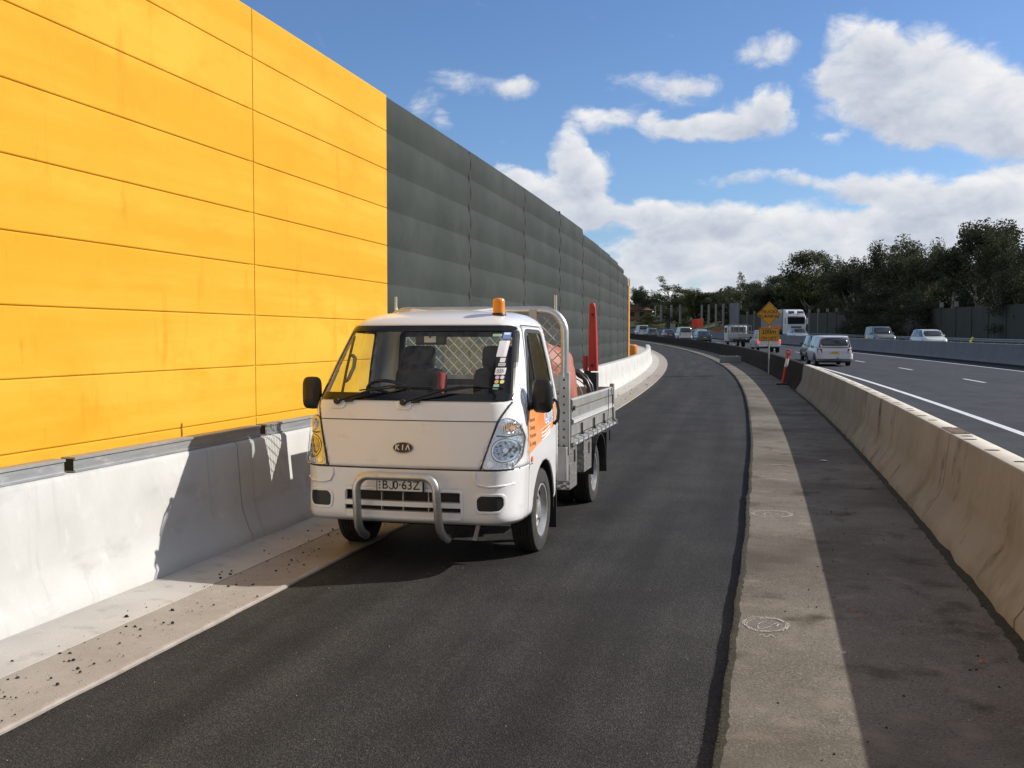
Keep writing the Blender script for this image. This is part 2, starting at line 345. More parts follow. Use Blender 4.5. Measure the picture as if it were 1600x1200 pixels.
M_median = mat('median_concrete', (.17, .185, .20), .85, var=(.145, .158, .175), vscale=.8, bump=.003, bscale=30, extra=[((.21, .22, .235), 2, (1, 1, 1), .55, .8), ((.11, .12, .13), 1.4, (1, 1, .4), .6, .8)])
M_line = mat('line_paint', (.72, .74, .76), .6, var=(.5, .52, .54), vscale=9)
M_chalk = mat('chalk', (.50, .48, .46), 1, var=(.30, .27, .23), vscale=38)
M_steel = mat('galvanised_steel', (.42, .44, .46), .5, .75, var=(.33, .35, .37), vscale=9, vstretch=(1, .25, 3), bump=.0008, bscale=60, extra=[((.55, .56, .57), 16, (1, .3, 1), .55, .75)])
M_grass = mat('dry_grass', (.075, .085, .03), 1, var=(.11, .105, .045), vscale=.35, bump=.05, bscale=6, extra=[((.045, .055, .022), 1.6, (1, 1, 1), .5, .7)])
M_black = mat('black', (.012, .012, .013), .6)

# terrain: one sheet to the horizon
def terrain_z(x, y):
    s = R_ARC * math.atan2(y, x + R_ARC); o = math.hypot(x + R_ARC, y) - R_ARC
    if y < -400 or x < -R_ARC * .9: s = max(min(s, 420), -50)
    z = zr(max(min(s, 420), -50)) - .30
    def sm(a, b, t): t = max(0, min(1, (t - a) / (b - a))); return t * t * (3 - 2 * t)
    z += (.5 + .3) * sm(22.0, 24.0, o) * (1 if s > -40 else .5)
    z += 3.2 * sm(27, 44, o) * sm(150, 205, s)
    z += 1.2 * sm(35, 60, o)
    d = math.hypot(x, y)
    z += .35 * mnoise.noise(Vector((x * .04, y * .04, 0))) * sm(27, 40, o) + 4 * sm(500, 1500, d)
    if o < -6.5: z += -.2
    return z
xs = sorted(set([-2500,-1500,-1000,-700,-500,-400,-320,-260,-210,-170,-140] + list(range(-120, 121, 4)) + [130,150,180,220,300,400,600,900,1500,2500]))
ys = sorted(set([-2500,-1200,-600,-300,-150,-80,-40] + list(range(-20, 321, 5)) + [340,370,400,450,520,600,750,1000,1500,2500]))
b = MB(); b.grid(lambda i, j: (xs[i], ys[j], terrain_z(xs[i], ys[j])), len(xs), len(ys))
tag(b.build('ground', M_grass, smooth='all'), kind='structure')

SS = rng(-14, 150, .5) + rng(152, 330, 2)
near = rng(-14, 40, .12) + rng(40.5, 110, .5) + rng(112, 330, 2)
tag(strip([(-3.30, -.25), (-3.30, 0), (-.20, 0), (-.20, -.25)], SS).build('ramp_road', M_ramp), kind='structure')
jr = seeded(.020, 1.6)
tag(strip([(-.235, -.2), (-.235, .045), (-.20, .052), (.5, .05), (1.30, .05), (2.1, .05), (2.1, -.25)], near, jit={0: jr, 1: jr, 2: jr}).build('shoulder', M_strip, smooth=True), kind='structure')
tag(strip([(-3.44, -.02), (-3.44, .012), (-3.62, .020), (-3.70, .022), (-3.70, -.02)], SS).build('dusty_kerb', M_apron2), kind='structure')
def jl(s): return .012 * mnoise.noise(Vector((s * 2.3, 1, 0)))
tag(strip([(-3.215, -.02), (-3.21, .012), (-3.222, .020), (-3.245, .020), (-3.245, -.02)], near, jit={0: jl, 1: jl}).build('kerb_edge', M_edge), kind='structure')
tag(strip([(-3.245, -.02), (-3.245, .015), (-3.44, .016), (-3.44, -.02)], SS).build('kerb', M_apron2), kind='structure')
tag(strip([(-3.70, -.02), (-3.70, .026), (-4.2, .045), (-6.4, .06), (-6.4, -.3)], SS).build('apron', M_apron, smooth=False), kind='structure')
SM = rng(-30, 150, 1.5) + rng(153, 400, 3)
tag(strip([(1.75, -.2), (1.75, .20), (7.4, .20), (13.3, .20), (13.3, -.2)], SM).build('motorway_road', M_mway), kind='structure')
tag(strip([(13.35, -.2), (13.35, .55), (22.4, .55), (22.4, .2)], SM).build('opposite_road', M_mway), kind='structure')
def line(o, w, s0, s1, z=.204, st=1.5): return strip([(o - w / 2, z), (o + w / 2, z)], rng(s0, s1, st))
tag(line(3.87, .15, -20, 260).build('edge_line', M_line), kind='structure')
tag(line(11.55, .13, -20, 260).build('edge_line', M_line), kind='structure')
tag(line(21.6, .13, -20, 260, .554).build('edge_line', M_line), kind='structure')
b = MB()
k = 0
s = 38.4 - 11.6 * 4
while s < 250:
    q = line(7.42, .12, s - 2.9, s); b.add(q.v, q.f)
    q = line(17.9, .12, s - 2.9, s, .554); b.add(q.v, q.f); s += 11.6
tag(b.build('lane_dashes', M_line), kind='structure')
# chalk marks on the shoulder
def stroke(b, pts, w, rd):
    """a chalk line rubbed by hand: short flakes with gaps"""
    for (a, c) in zip(pts[:-1], pts[1:]):
        if rd.random() < .12: continue
        d = Vector((c[0] - a[0], c[1] - a[1])); n = Vector((-d.y, d.x)).normalized() * w * rd.uniform(.3, 1.0); z = .0552
        b.add([W(a[0] - n.x, a[1] - n.y, z), W(c[0] - n.x * .6, c[1] - n.y * .6, z), W(c[0] + n.x, c[1] + n.y, z), W(a[0] + n.x * .7, a[1] + n.y * .7, z)], [(0, 1, 2, 3)])
def scribble(s0, o0, rs, ro, seed):
    b = MB(); rd = random.Random(seed)
    for k_ in range(3):
        pts = []; ph = rd.uniform(0, 6)
        for i in range(int(90 * rd.uniform(.8, 1.05))):
            a = 2 * PI * i / 84 + ph; q = 1 + .07 * math.sin(a * 2 + k_) + .05 * k_ * (rd.random() - .5) + .05 * (k_ - 1); pts.append((s0 + rs * q * math.sin(a) + .01 * k_, o0 + ro * q * math.cos(a)))
        stroke(b, pts, .0060, rd)
    pts = [(s0 + rs * .5 * math.sin(t * 2.1) - .02, o0 + ro * (.1 + .5 * math.sin(t * 1.3 + 1))) for t in [i * .09 for i in range(44)]]; stroke(b, pts, .0055, rd)
    pts = [(s0 - rs * 1.5 + .03 * math.sin(t * 5), o0 - ro * .3 + t * .04) for t in [i * .15 for i in range(22)]]; stroke(b, pts, .003, rd)
    return tag(b.build('chalk_marking', M_chalk), kind='structure')
scribble(6.05, -.045, .15, .115, 1)
scribble(9.9, .0, .20, .17, 5)
b = MB()
for k_ in range(9):
    s0 = 12 + k_ * 2.1 + random.Random(k_).uniform(-.5, .5); a = -.05 + .1 * math.sin(k_ * 2.1)
    b.grid(lambda i, j: W(s0 + (.02 if j else 0) + .03 * math.sin(i), a + i * .05, .0555), 6, 2)
tag(b.build('chalk_dashes', M_chalk), kind='structure')

# crumbs of asphalt on apron
rd = random.Random(4); b = MB()
def crumb(b, p, r, rd):
    vs = []; 
    for (a, e) in [(0, -.3), (1.26, -.3), (2.5, -.3), (3.77, -.3), (5.03, -.3), (.6, .6), (2.2, .6), (3.9, .6), (5.3, .6)]:
        q = r * rd.uniform(.7, 1.2); vs.append(p + Vector((math.cos(a) * q * (1 if e < 0 else .55), math.sin(a) * q * (1 if e < 0 else .55), (e + .3) * r * .9)))
    b.add(vs, [(0,1,6,5),(1,2,6),(2,3,7,6),(3,4,8,7),(4,0,5,8),(5,6,7,8)])
for i in range(330):
    t = rd.random(); s = 3.0 + 6.0 * rd.random() ** 1.1
    c0 = rd.choice([-3.5, -3.46, -3.62, -3.75, -3.35]); o = c0 + rd.gauss(0, .10)
    if o > -3.2 or o < -4.08: continue
    r = rd.choice([.002, .003, .003, .004, .006, .009] if i % 9 else [.011, .014])
    crumb(b, W(s, o, .02 if o > -3.7 else .03), r, rd)
for i in range(160):
    s = rd.uniform(13, 45); o = rd.uniform(-4.0, -3.3); crumb(b, W(s, o, .03), rd.choice([.006, .01, .018]), rd)
for i in range(260):
    s = rd.uniform(3, 22); o = rd.uniform(.0, 1.25); crumb(b, W(s, o, .05), rd.choice([.003, .004, .005, .008]), rd)
for i in range(520):
    s = 2.8 + 8 * rd.random(); crumb(b, W(s, rd.choice([-3.30, -3.5, -3.7, -3.85]) + rd.gauss(0, .05), .022), rd.choice([.0015, .002, .0025]), rd)
tag(b.build('asphalt_crumbs', M_ramp), 'black crumbs of asphalt scattered on the pale concrete apron', 'crumbs', kind='stuff')
b = MB(); M_chip = mat('pale_stone_chip', (.34, .32, .29), .9)
for i in range(260):
    s = 3 + 26 * rd.random() ** 1.4; crumb(b, W(s, rd.uniform(-3.1, -.3), .001), rd.choice([.0018, .0025, .0025, .0035]), rd)
for i in range(220):
    s = 3 + 16 * rd.random() ** 1.2; crumb(b, W(s, rd.uniform(-.15, 1.25), .05), rd.choice([.002, .003, .004, .005]), rd)
tag(b.build('stone_chips', M_chip), 'pale loose stone chips sprinkled over the ramp and shoulder', 'stone chips', kind='stuff')
tag(strip([(-3.16, .0035), (-.25, .0035)], [29.6, 29.68]).build('paving_joint', M_hole), kind='structure')
# scraps
def scrap(name, s, o, r, m, label, cat, z=.056):
    b = MB(); rd = random.Random(int(s * 10)); n = 7
    top = [W(s + r * rd.uniform(.6, 1) * math.sin(2 * PI * i / n), o + r * rd.uniform(.6, 1) * math.cos(2 * PI * i / n), z + rd.uniform(.004, .014)) for i in range(n)]
    bot = [p - Vector((0, 0, .003)) for p in top]
    b.add(top + bot, [tuple(range(n)), tuple(reversed(range(n, 2 * n)))] + [(i, (i + 1) % n, n + (i + 1) % n, n + i) for i in range(n)])
    return tag(b.build(name, m), label, cat)
M_paper = mat('paper', (.7, .68, .66), .8)
M_leaf = mat('dead_leaf', (.35, .16, .04), .8)
scrap('paper_scrap', 14.3, .72, .06, M_paper, 'torn white scrap of paper lying on the shaded shoulder', 'litter')
scrap('dead_leaf', 6.5, .46, .014, M_leaf, 'orange dead leaf on the shoulder near the shadow edge', 'leaf')
scrap('dead_leaf', 5.6, 1.02, .014, M_leaf, 'brown curled leaf on the shaded ground nearest the barrier foot', 'leaf')
# kerb offcut in the distance : small concrete block on the shoulder
b = MB(); R0 = empty('concrete_block', W(61.5, .42, .05), head(61.5))
b.prism([(-.62, 0), (.62, 0), (.58, .40), (-.58, .40)], .45, lambda u, v, w: (u, w - .2, v)).build('block', M_median, R0, bevel=.02)
for sx in (-.35, .35): MB().box((sx, .02, .42), (.05, .2, .03)).build('lifting_lug', M_steel, R0)
tag(R0, 'short low concrete block standing across the far shoulder', 'concrete block')

# ---------------------------------------------------------------- left concrete barrier (white, new)
NOISEJ = lambda s: 0
PROF_L = [(-4.12, .03), (-4.12, .10), (-4.15, .14), (-4.205, .30), (-4.215, .345), (-4.235, .60), (-4.25, .82), (-4.262, .843), (-4.28, .85), (-4.50, .85), (-4.52, .84), (-4.62, .3), (-4.75, .03)]
def barrier_unit(prof, s0, s1, m, gap=.012, st=.5, name='concrete_barrier', jit=None):
    return strip(prof, rng(s0 + gap, s1 - gap, st), closed=True, jit=jit).build(name, m, smooth=True, angle=50, bevel=0)
ORD = 'second third fourth fifth sixth seventh eighth ninth tenth eleventh twelfth thirteenth fourteenth fifteenth'.split()
LJ = [.1, 7.63, 11.45, 15.3, 19.1, 22.9, 26.7, 30.5, 34.3, 38.1, 41.9, 45.7, 49.5, 53.3, 57.1, 60.9, 64.7, 68.5, 72.3, 76.1, 80]
for i in range(len(LJ) - 1):
    o = barrier_unit(PROF_L, LJ[i], LJ[i + 1], M_conc, gap=.008)
    g = 'pale concrete barrier units along the ramp under the noise wall'
    if LJ[i] == .1: tag(o, 'pale concrete barrier unit nearest the camera under the yellow wall, half in truck shadow', 'concrete barrier', g)
    elif LJ[i] == 7.63: tag(o, 'pale concrete barrier unit beside the truck cab, mostly in the truck shadow', 'concrete barrier', g)
    elif LJ[i] < 12: tag(o, 'pale concrete barrier unit hidden mostly behind the white truck', 'concrete barrier', g)
    elif LJ[i] < 15: tag(o, 'pale concrete barrier unit just behind the truck tray, below the dark wall', 'concrete barrier', g)
    elif LJ[i] < 57: tag(o, ORD[i - 4] + ' pale concrete barrier unit beyond the truck tray, below the dark noise wall', 'concrete barrier', g)
    else: tag(o, 'pale concrete barrier unit at the far tip of the run past the noise wall', 'concrete barrier', g)
# galvanised rail beams lying on its top
def rail(s0, s1, label):
    R = empty('steel_beam', W((s0 + s1) / 2, -4.34, .853), 0)
    def mk(prof, name, m, a, c):
        q = strip(prof, rng(a, c, .5), closed=True); q.v = [tuple(Vector(p) - R.location) for p in q.v]
        return q.build(name, m, R)
    mk([(-4.275, .853), (-4.275, .866), (-4.287, .868), (-4.287, .930), (-4.275, .932), (-4.275, .945), (-4.279, .948), (-4.376, .948), (-4.38, .944), (-4.38, .853)], 'channel', M_steel, s0, s1)
    mk([(-4.29, .862), (-4.29, .938), (-4.368, .938), (-4.368, .862)], 'open_end', M_hole, s1 - .05, s1 + .002); mk([(-4.29, .862), (-4.29, .938), (-4.368, .938), (-4.368, .862)], 'open_end', M_hole, s0 - .002, s0 + .05)
    return tag(R, label, 'steel beam', 'galvanised steel beams lying along the top of the left barrier')
rail(2.0, 5.53, 'galvanised steel beam at the left edge of the photo, on top of the pale barrier')
rail(5.62, 8.10, 'long galvanised steel beam on the barrier between the open gap and the truck cab')
rail(8.20, 12.9, 'galvanised steel beam on the barrier beside the white truck cab')

# ---------------------------------------------------------------- right barrier (weathered tan)
PR = [(1.31, .0), (1.31, .12), (1.335, .16), (1.44, .33), (1.465, .40), (1.515, .84), (1.53, .852), (1.70, .852), (1.715, .84), (1.77, .40), (1.90, .20), (1.92, .0)]
RJ = [2.45, 6.25, 9.75, 13.5, 17.2, 20.9, 24.6, 28.4, 32.1]
rl = {2.45: 'tan stained concrete barrier unit nearest the camera at the right edge',
      6.25: 'tan concrete barrier unit with dark run marks, second from the camera on the right',
      9.75: 'tan concrete barrier unit with the rusty plate on its near end, third on the right',
      13.5: 'tan concrete barrier unit, fourth on the right, with a cracked foot',
      17.2: 'greyish tan barrier unit, fifth on the right',
      20.9: 'greyish barrier unit, sixth on the right, narrow from here',
      24.6: 'greyish barrier unit, seventh on the right, short of the dark stained run',
      28.4: 'greyish barrier unit, last pale one before the dark stained run'}
G_R = 'weathered concrete barrier units between the shoulder and the motorway'
M_top = mat('sunlit_clean_concrete_top', (.62, .57, .49), .85, var=(.52, .47, .40), vscale=3, bump=.002, bscale=50, extra=[((.36, .32, .26), 5, (1, 1, 1), .58, .8)])  # cleaner top faces, with their sunlit brightness put into the base colour
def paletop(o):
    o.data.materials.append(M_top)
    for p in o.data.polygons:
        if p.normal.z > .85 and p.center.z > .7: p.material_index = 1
def jtoe(s): return -.012 + .030 * mnoise.noise(Vector((s * 2.2, 5, 0))) + .016 * mnoise.noise(Vector((s * 9, 5, 3)))
def jtoe2(s): return jtoe(s) * .5
def slots(o, s0, s1, plate):
    b = MB(); rd = random.Random(int(s0 * 7))
    for ds in (.35, .75, 1.5, 2.15, 2.95, 3.3):
        if s0 + ds > s1 - .1: continue
        s = s0 + ds + rd.uniform(-.08, .08); w = rd.uniform(.022, .032); l = rd.uniform(.05, .075); oc = 1.615 + rd.uniform(-.03, .03)
        n = 12; b.add([W(s + l * .6 * math.sin(2 * PI * i / n), oc + w * 1.9 * math.cos(2 * PI * i / n), .8545) for i in range(n)], [tuple(range(n))])
    pieces(b, 'lifting_slot', M_hole, o)
    if plate:
        c = MB(); q = strip([(1.545, .8535), (1.545, .858), (1.69, .858), (1.69, .8535)], rng(s0 + .03, s0 + .62, .2), closed=True); c.add(q.v, q.f)
        c.build('joint_plate', M_rust, o)
        d = MB()
        for a, c_ in ((.12, 1.565), (.12, 1.665), (.5, 1.575), (.52, 1.66)):
            n = 8; d.add([W(s0 + a + .028 * math.sin(2 * PI * i / n), c_ + .014 * math.cos(2 * PI * i / n), .8595) for i in range(n)], [tuple(range(n))])
        pieces(d, 'bolt_hole', M_hole, o)
for i in range(len(RJ) - 1):
    s0, s1 = RJ[i], RJ[i + 1]
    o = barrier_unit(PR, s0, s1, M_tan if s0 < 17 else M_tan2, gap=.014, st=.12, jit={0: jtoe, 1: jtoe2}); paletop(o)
    tag(o, rl.get(s0, 'tan concrete barrier unit behind the camera position'), 'concrete barrier', G_R)
    slots(o, s0, s1, s0 in (9.75,))
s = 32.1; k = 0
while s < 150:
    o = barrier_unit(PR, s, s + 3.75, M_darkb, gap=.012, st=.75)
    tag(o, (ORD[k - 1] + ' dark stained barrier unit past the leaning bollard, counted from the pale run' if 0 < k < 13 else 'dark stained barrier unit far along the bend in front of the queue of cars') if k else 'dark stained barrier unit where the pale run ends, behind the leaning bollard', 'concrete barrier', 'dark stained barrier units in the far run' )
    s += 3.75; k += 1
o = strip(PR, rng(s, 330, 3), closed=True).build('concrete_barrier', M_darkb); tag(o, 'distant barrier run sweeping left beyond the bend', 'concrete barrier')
# dirt and moss line at its foot
rd = random.Random(9); b = strip([(1.235, .0515), (1.27, .056), (1.34, .075)], rng(2.5, 34, .06), jit={0: lambda s: .02 - .03 * abs(mnoise.noise(Vector((s * 2.7, 9, 0)))) - .05 * abs(mnoise.noise(Vector((s * 17, 9, 0)))), 1: jtoe})
q = strip([(-.238, .030), (-.232, .0475), (-.205, .0535)], rng(2.5, 60, .06), jit={0: jr, 1: jr, 2: lambda s: jr(s) + .02 * abs(mnoise.noise(Vector((s * 6, 2, 0)))) + .015 * abs(mnoise.noise(Vector((s * 23, 2, 0))))}); b.add(q.v, q.f)
for i in range(2600):
    s = 2.5 + 30 * rd.random() ** 1.5; o = 1.30 - abs(rd.gauss(0, .022)) * (1 + .9 * max(0, mnoise.noise(Vector((s * 1.3, 0, 0))))); crumb(b, W(s, o, .05), rd.uniform(.003, .010), rd)
for i in range(1500):
    s = 3 + 22 * rd.random() ** 1.4; o = -.235 + abs(rd.gauss(0, .018)); crumb(b, W(s, o, .047), rd.uniform(.002, .006), rd)
tag(b.build('moss', M_toe), 'dark moss and dirt lining the foot of the right barrier', 'moss', kind='stuff')

# ---------------------------------------------------------------- median barrier, delineators, guard rail
PM = [(13.0, .15), (13.0, .28), (13.06, .34), (13.17, .55), (13.24, 1.24), (13.26, 1.255), (13.42, 1.255), (13.44, 1.24), (13.5, .8), (13.66, .62), (13.66, .5)]
o = strip(PM, rng(-30, 330, 3), closed=True).build('median_barrier', M_median, smooth=True, angle=40)
tag(o, 'long grey concrete median barrier between the two carriageways', 'concrete barrier')
b = strip([(12.985, .205), (12.985, .30), (12.996, .30), (12.996, .205)], rng(-30, 330, 3), closed=True)
q = b.build('dark_foot', M_hole, o)
M_yel = mat('delineator_yellow', (.75, .72, .08), .5)
for i, (s, lab) in enumerate(((86.5, 'yellow delineator on the median barrier in front of the dark four wheel drive'), (60.3, 'yellow leaning delineator on the median barrier right of the white sedan'))):
    R0 = empty('delineator', W(s, 13.34, 1.255), head(s))
    MB().box((0, 0, .16), (.10, .02, .32), (0, .5, 0)).build('reflector', M_yel, R0); MB().box((0, 0, .01), (.12, .1, .02)).build('foot', M_yel, R0)
    tag(R0, lab, 'delineator', 'yellow delineators on the median barrier')
GR = empty('guard_rail', W(80, 22.7, .5)); gl = GR.location
q = strip([(22.60, .98), (22.54, 1.03), (22.60, 1.09), (22.60, 1.13), (22.54, 1.19), (22.60, 1.25), (22.62, 1.25), (22.62, .98)], rng(20, 200, 3), closed=True); q.v = [tuple(Vector(p) - gl) for p in q.v]
M_grail = mat('guard_rail_steel', (.30, .31, .31), .6, .3)
q.build('rail', M_grail, GR)
for i in range(60):
    s = 50 + i * 2.5
    if s > 150: break
    MB().box(W(s, 22.7, .85) - gl, (.12, .1, .75)).build('post', M_grail, GR)
tag(GR, 'steel guard rail on posts along the far side of the motorway', 'guard rail')

# ---------------------------------------------------------------- big noise wall on the left
M_yellow = mat('yellow_wall_paint', (.66, .365, .034), .75, spec=.12, var=(.70, .405, .046), vscale=.55, vstretch=(1, 1, 1.4), bump=.0012, bscale=45,
               extra=[((.62, .325, .022), 1.0, (0, .10, 2.1), .42, .60), ((.60, .305, .020), 1.6, (1, .7, 1.6), .50, .76), ((.54, .24, .012), 2.2, (0, 1.6, .4), .62, .85), ((.48, .205, .010), 5, (1, 2.2, .5), .64, .85), ((.72, .37, .028), 9, (1, 1, .5), .6, .85)])
M_dkwall = mat('dark_green_grey_panel', (.031, .038, .035), .8, spec=.2, var=(.046, .054, .051), vscale=.6, bump=.001, bscale=40, extra=[((.028, .034, .032), 2.0, (1, 1, 1.2), .5, .8), ((.062, .066, .052), 4, (1, 1, .35), .62, .85), ((.055, .061, .058), 14, (1, 1, .4), .6, .85)])
M_ochre = mat('ochre_end_paint', (.50, .22, .03), .7)
zrow = [-.10, .415, .915, 1.42, 1.92, 2.42, 2.93, 3.43, 3.94, 4.45]
def bay_yellow(s0, s1, top, parent, m=M_yellow, st=.6):
    rows = zrow + [top]; prof = []
    for a, c in zip(rows[:-1], rows[1:]):
        prof += [(-5.014, a + .002), (-5.003, a + .005), (-5.0, a + .012), (-5.0, c - .012), (-5.003, c - .005), (-5.014, c - .002)]
    prof += [(-5.14, top - .003), (-5.14, -.1)]
    q = strip(prof, rng(s0 + .007, s1 - .007, st), closed=True); q.v = [tuple(Vector(p) - parent.location) for p in q.v]
    return q.build('wall_panel', m, parent)
YW = empty('noise_wall', W(5, -5.07, 0))
YJ = [-11.6, -7.4, -3.2, 1.0, 5.2, 9.4, 13.19]
for a, c in zip(YJ[:-1], YJ[1:]): bay_yellow(a, c, 4.93, YW)
def post(s, top, parent, m, o=-5.09, w=.18, d=.16):
    p = W(s, o, top / 2); b = MB(); b.box(p - parent.location, (d, w, top), (0, 0, head(s))); return b.build('post', m, parent)
for s in YJ[:-1]: post(s, 4.85, YW, M_yellow)
tag(YW, 'tall smooth yellow noise wall of stacked panels rising behind the truck cab', 'noise wall')
DW = empty('noise_wall', W(25, -5.07, 0))
DJ = [13.21, 17.52, 22.15, 26.84, 31.3, 35.7, 39.8, 43.5, 47.0, 50.3]
DT = [4.93, 4.93, 4.93, 4.93, 4.80, 4.78, 4.74, 4.66, 4.40]
def bay_dark(s0, s1, top, parent):
    prof = []; zz = [-.10, .415, .915, 1.42, 1.92, 2.42, 2.93, 3.43, 3.94, 4.45, top]
    for a, c in zip(zz[:-1], zz[1:]):
        if c <= a: continue
        for t in (0.0, .06, .2, .35, .5, .65, .8, .94, 1.0):
            z = a + (c - a) * t; prof.append((-5.045 + .024 * math.sin(PI * t), z))
    # drop doubled heights
    p2 = [prof[0]]
    for p in prof[1:]:
        if abs(p[1] - p2[-1][1]) > 1e-4: p2.append(p)
    p2 += [(-5.15, top), (-5.15, -.1)]
    q = strip(p2, rng(s0 + .034, s1 - .034, .6), closed=True); q.v = [tuple(Vector(p) - parent.location) for p in q.v]
    return q.build('wall_panel', M_dkwall, parent, smooth=True, angle=12)
for a, c, t in zip(DJ[:-1], DJ[1:], DT): bay_dark(a, c, t, DW)
M_gap = mat('dark_joint', (.012, .013, .013), .8)
for i, s in enumerate(DJ[1:-1]): post(s, DT[i + 1] + (.03 if i == 2 else -.02), DW, M_gap, o=-5.10, w=.10, d=.14)
tag(DW, 'long dark grey green noise wall of rippled panels curving away beyond the yellow one', 'noise wall')
EW = empty('noise_wall', W(51, -5.07, 0))
bay_yellow(50.34, 51.6, 4.1, EW, M_ochre); post(51.6, 4.05, EW, M_ochre)
tag(EW, 'narrow ochre end panel closing the far end of the dark noise wall', 'noise wall')

# ---------------------------------------------------------------- far noise wall on the right
M_fw = mat('far_wall_panel', (.060, .070, .060), .9, var=(.05, .058, .05), vscale=.5, extra=[((.075, .085, .075), 1.2, (1, 1, .3), .55, .8)])
M_post = mat('pale_post', (.25, .26, .24), .8)
FW = empty('noise_wall', W(120, 27, .5)); fl = FW.location; s = 62.0; i = 0
rdp = random.Random(3)
while s < 192:
    q = strip([(27.0, .3), (27.0, 4.1 + rdp.uniform(-.02, .02)), (27.12, 4.1), (27.12, .3)], rng(s + .08, s + 3.92, 2), closed=True); q.v = [tuple(Vector(p) - fl) for p in q.v]
    q.build('wall_panel', M_fw, FW)
    hh = 4.55 if (s > 104) else 4.15
    MB().box(W(s, 27.02, hh / 2) - fl, (.22, .16, hh - .3), (0, 0, head(s))).build('post', M_post if s > 150 else M_fw, FW)
    if hh > 4.2: MB().box(W(s, 27.02, 4.45) - fl, (.30, .26, .5), (0, 0, head(s))).build('post_cap', M_post, FW)
    s += 4.0
tag(FW, 'dark panelled noise wall with pale post tops beyond the motorway on the right', 'noise wall')
# stand of pale posts further left
PW = empty('unfinished_wall', W(215, 27.5, 2.5)); pl = PW.location
for i, s in enumerate((196, 200.5, 205, 209.5, 214, 218.5)):
    MB().box(W(s, 27.3, 4.1) - pl, (.35, .3, 4.6), (0, 0, head(s))).build('post', M_post, PW)
q = strip([(27.2, 2), (27.2, 6.4), (27.4, 6.4), (27.4, 2)], rng(196.3, 200.2, 2), closed=True); q.v = [tuple(Vector(p) - pl) for p in q.v]; q.build('wall_panel', M_median, PW)
tag(PW, 'row of pale upright wall posts left of the grey noise wall', 'wall posts')
PW = empty('unfinished_wall', W(252, 30, 3.5)); pl = PW.location
for i, s in enumerate((243, 249, 256)):
    MB().box(W(s, 31, 4.6) - pl, (.45, .4, 4.6), (0, 0, head(s))).build('post', M_post, PW)
tag(PW, 'far left group of pale upright posts on the grassy bank', 'wall posts')
# ================================================================= WHITE TRAY TRUCK
M_paint = mat('white_paint', (.80, .81, .83), .26, coat=.7, var=(.77, .775, .785), vscale=2, extra=[((.66, .645, .62), 5, (1, 1, 1.5), .62, .82)])
M_rub = mat('tyre_rubber', (.022, .022, .022), .85, bump=.002, bscale=60, var=(.04, .037, .033), vscale=12)
M_plast = mat('black_plastic', (.014, .014, .015), .42, bump=.0006, bscale=200)
M_trim = mat('dark_trim', (.02, .02, .022), .6); M_frit = mat('black_glass_border', (.006, .006, .007), .12)
M_gapm = mat('panel_gap', (.04, .038, .036), .9)
M_chr = mat('chrome', (.80, .80, .80), .10, 1.0)
M_alu = mat('aluminium', (.60, .60, .585), .38, .85, var=(.50, .50, .49), vscale=7, bump=.0006, bscale=80, extra=[((.38, .37, .34), 16, (1, 1, 1), .6, .85)])
M_alu2 = mat('dull_aluminium', (.40, .40, .385), .5, .65, var=(.31, .305, .29), vscale=5, bump=.0006, bscale=80, extra=[((.28, .26, .22), 12, (1, 1, .4), .58, .85)])
M_alub = mat('bright_aluminium', (.78, .78, .77), .45, .5, var=(.68, .68, .66), vscale=9)
M_rim = mat('silver_rim', (.62, .63, .64), .38, .7, var=(.45, .44, .42), vscale=14)
M_wglass = glass('windscreen_glass', (.90, .94, .92), 0, .045)
M_sglass = glass('door_glass', (.84, .90, .87), 0, .06)
M_lens = glass('lamp_lens', (.95, .96, .97), 0, .08)
M_refl = mat('lamp_reflector', (.66, .68, .72), .26, .8, bump=.006, bscale=26, bdetail=1)
M_amber = mat('amber_plastic', (.85, .27, .02), .25, coat=.5)
M_bulb = mat('amber_bulb', (.75, .30, .06), .25)
M_seat = mat('seat_cloth', (.022, .022, .026), .95)
M_red = mat('red_cloth', (.30, .03, .03), .9)
M_dash = mat('dash_grey', (.050, .050, .052), .7)
M_inner = mat('cab_lining', (.30, .30, .29), .8)
M_tarp = mat('orange_tarp', (.36, .105, .062), .6, var=(.28, .08, .05), vscale=5, bump=.006, bscale=9, extra=[((.45, .17, .11), 10, (1, 1, 1), .55, .8)])
M_crane = mat('red_enamel', (.36, .030, .034), .42, var=(.40, .035, .035), vscale=6, extra=[((.25, .05, .04), 14, (1, 1, 1), .62, .8)])
M_under = mat('underbody', (.018, .017, .016), .9)
M_plate_w = mat('plate_white', (.72, .73, .71), .5)
M_blk = mat('lettering_black', (.015, .015, .018), .6)
M_white = mat('sticker_white', (.75, .75, .76), .6)
TB = [ # z, front y, half width, corner a, corner b, bow
 (.30, -.94, .82, .18, .26, .04), (.36, -.965, .838, .18, .28, .05), (.385, -.99, .848, .18, .29, .05), (.42, -.998, .853, .18, .30, .05), (.55, -1.0, .855, .20, .31, .05), (.75, -.995, .86, .20, .31, .05),
 (.80, -.985, .86, .20, .31, .05), (1.10, -.915, .855, .20, .32, .05), (1.20, -.865, .848, .20, .31, .05), (1.25, -.835, .84, .20, .31, .055), (1.50, -.63, .795, .18, .28, .06),
 (1.77, -.40, .735, .16, .24, .07), (1.81, -.36, .715, .16, .24, .07), (1.85, -.29, .68, .18, .24, .06), (1.885, -.17, .62, .2, .24, .05), (1.91, -.02, .52, .2, .22, .03), (1.925, .12, .36, .15, .16, .02)]
BACK = [(.30, .53), (1.0, .56), (1.25, .56), (1.80, .50), (1.85, .47), (1.885, .42), (1.91, .34), (1.925, .26)]
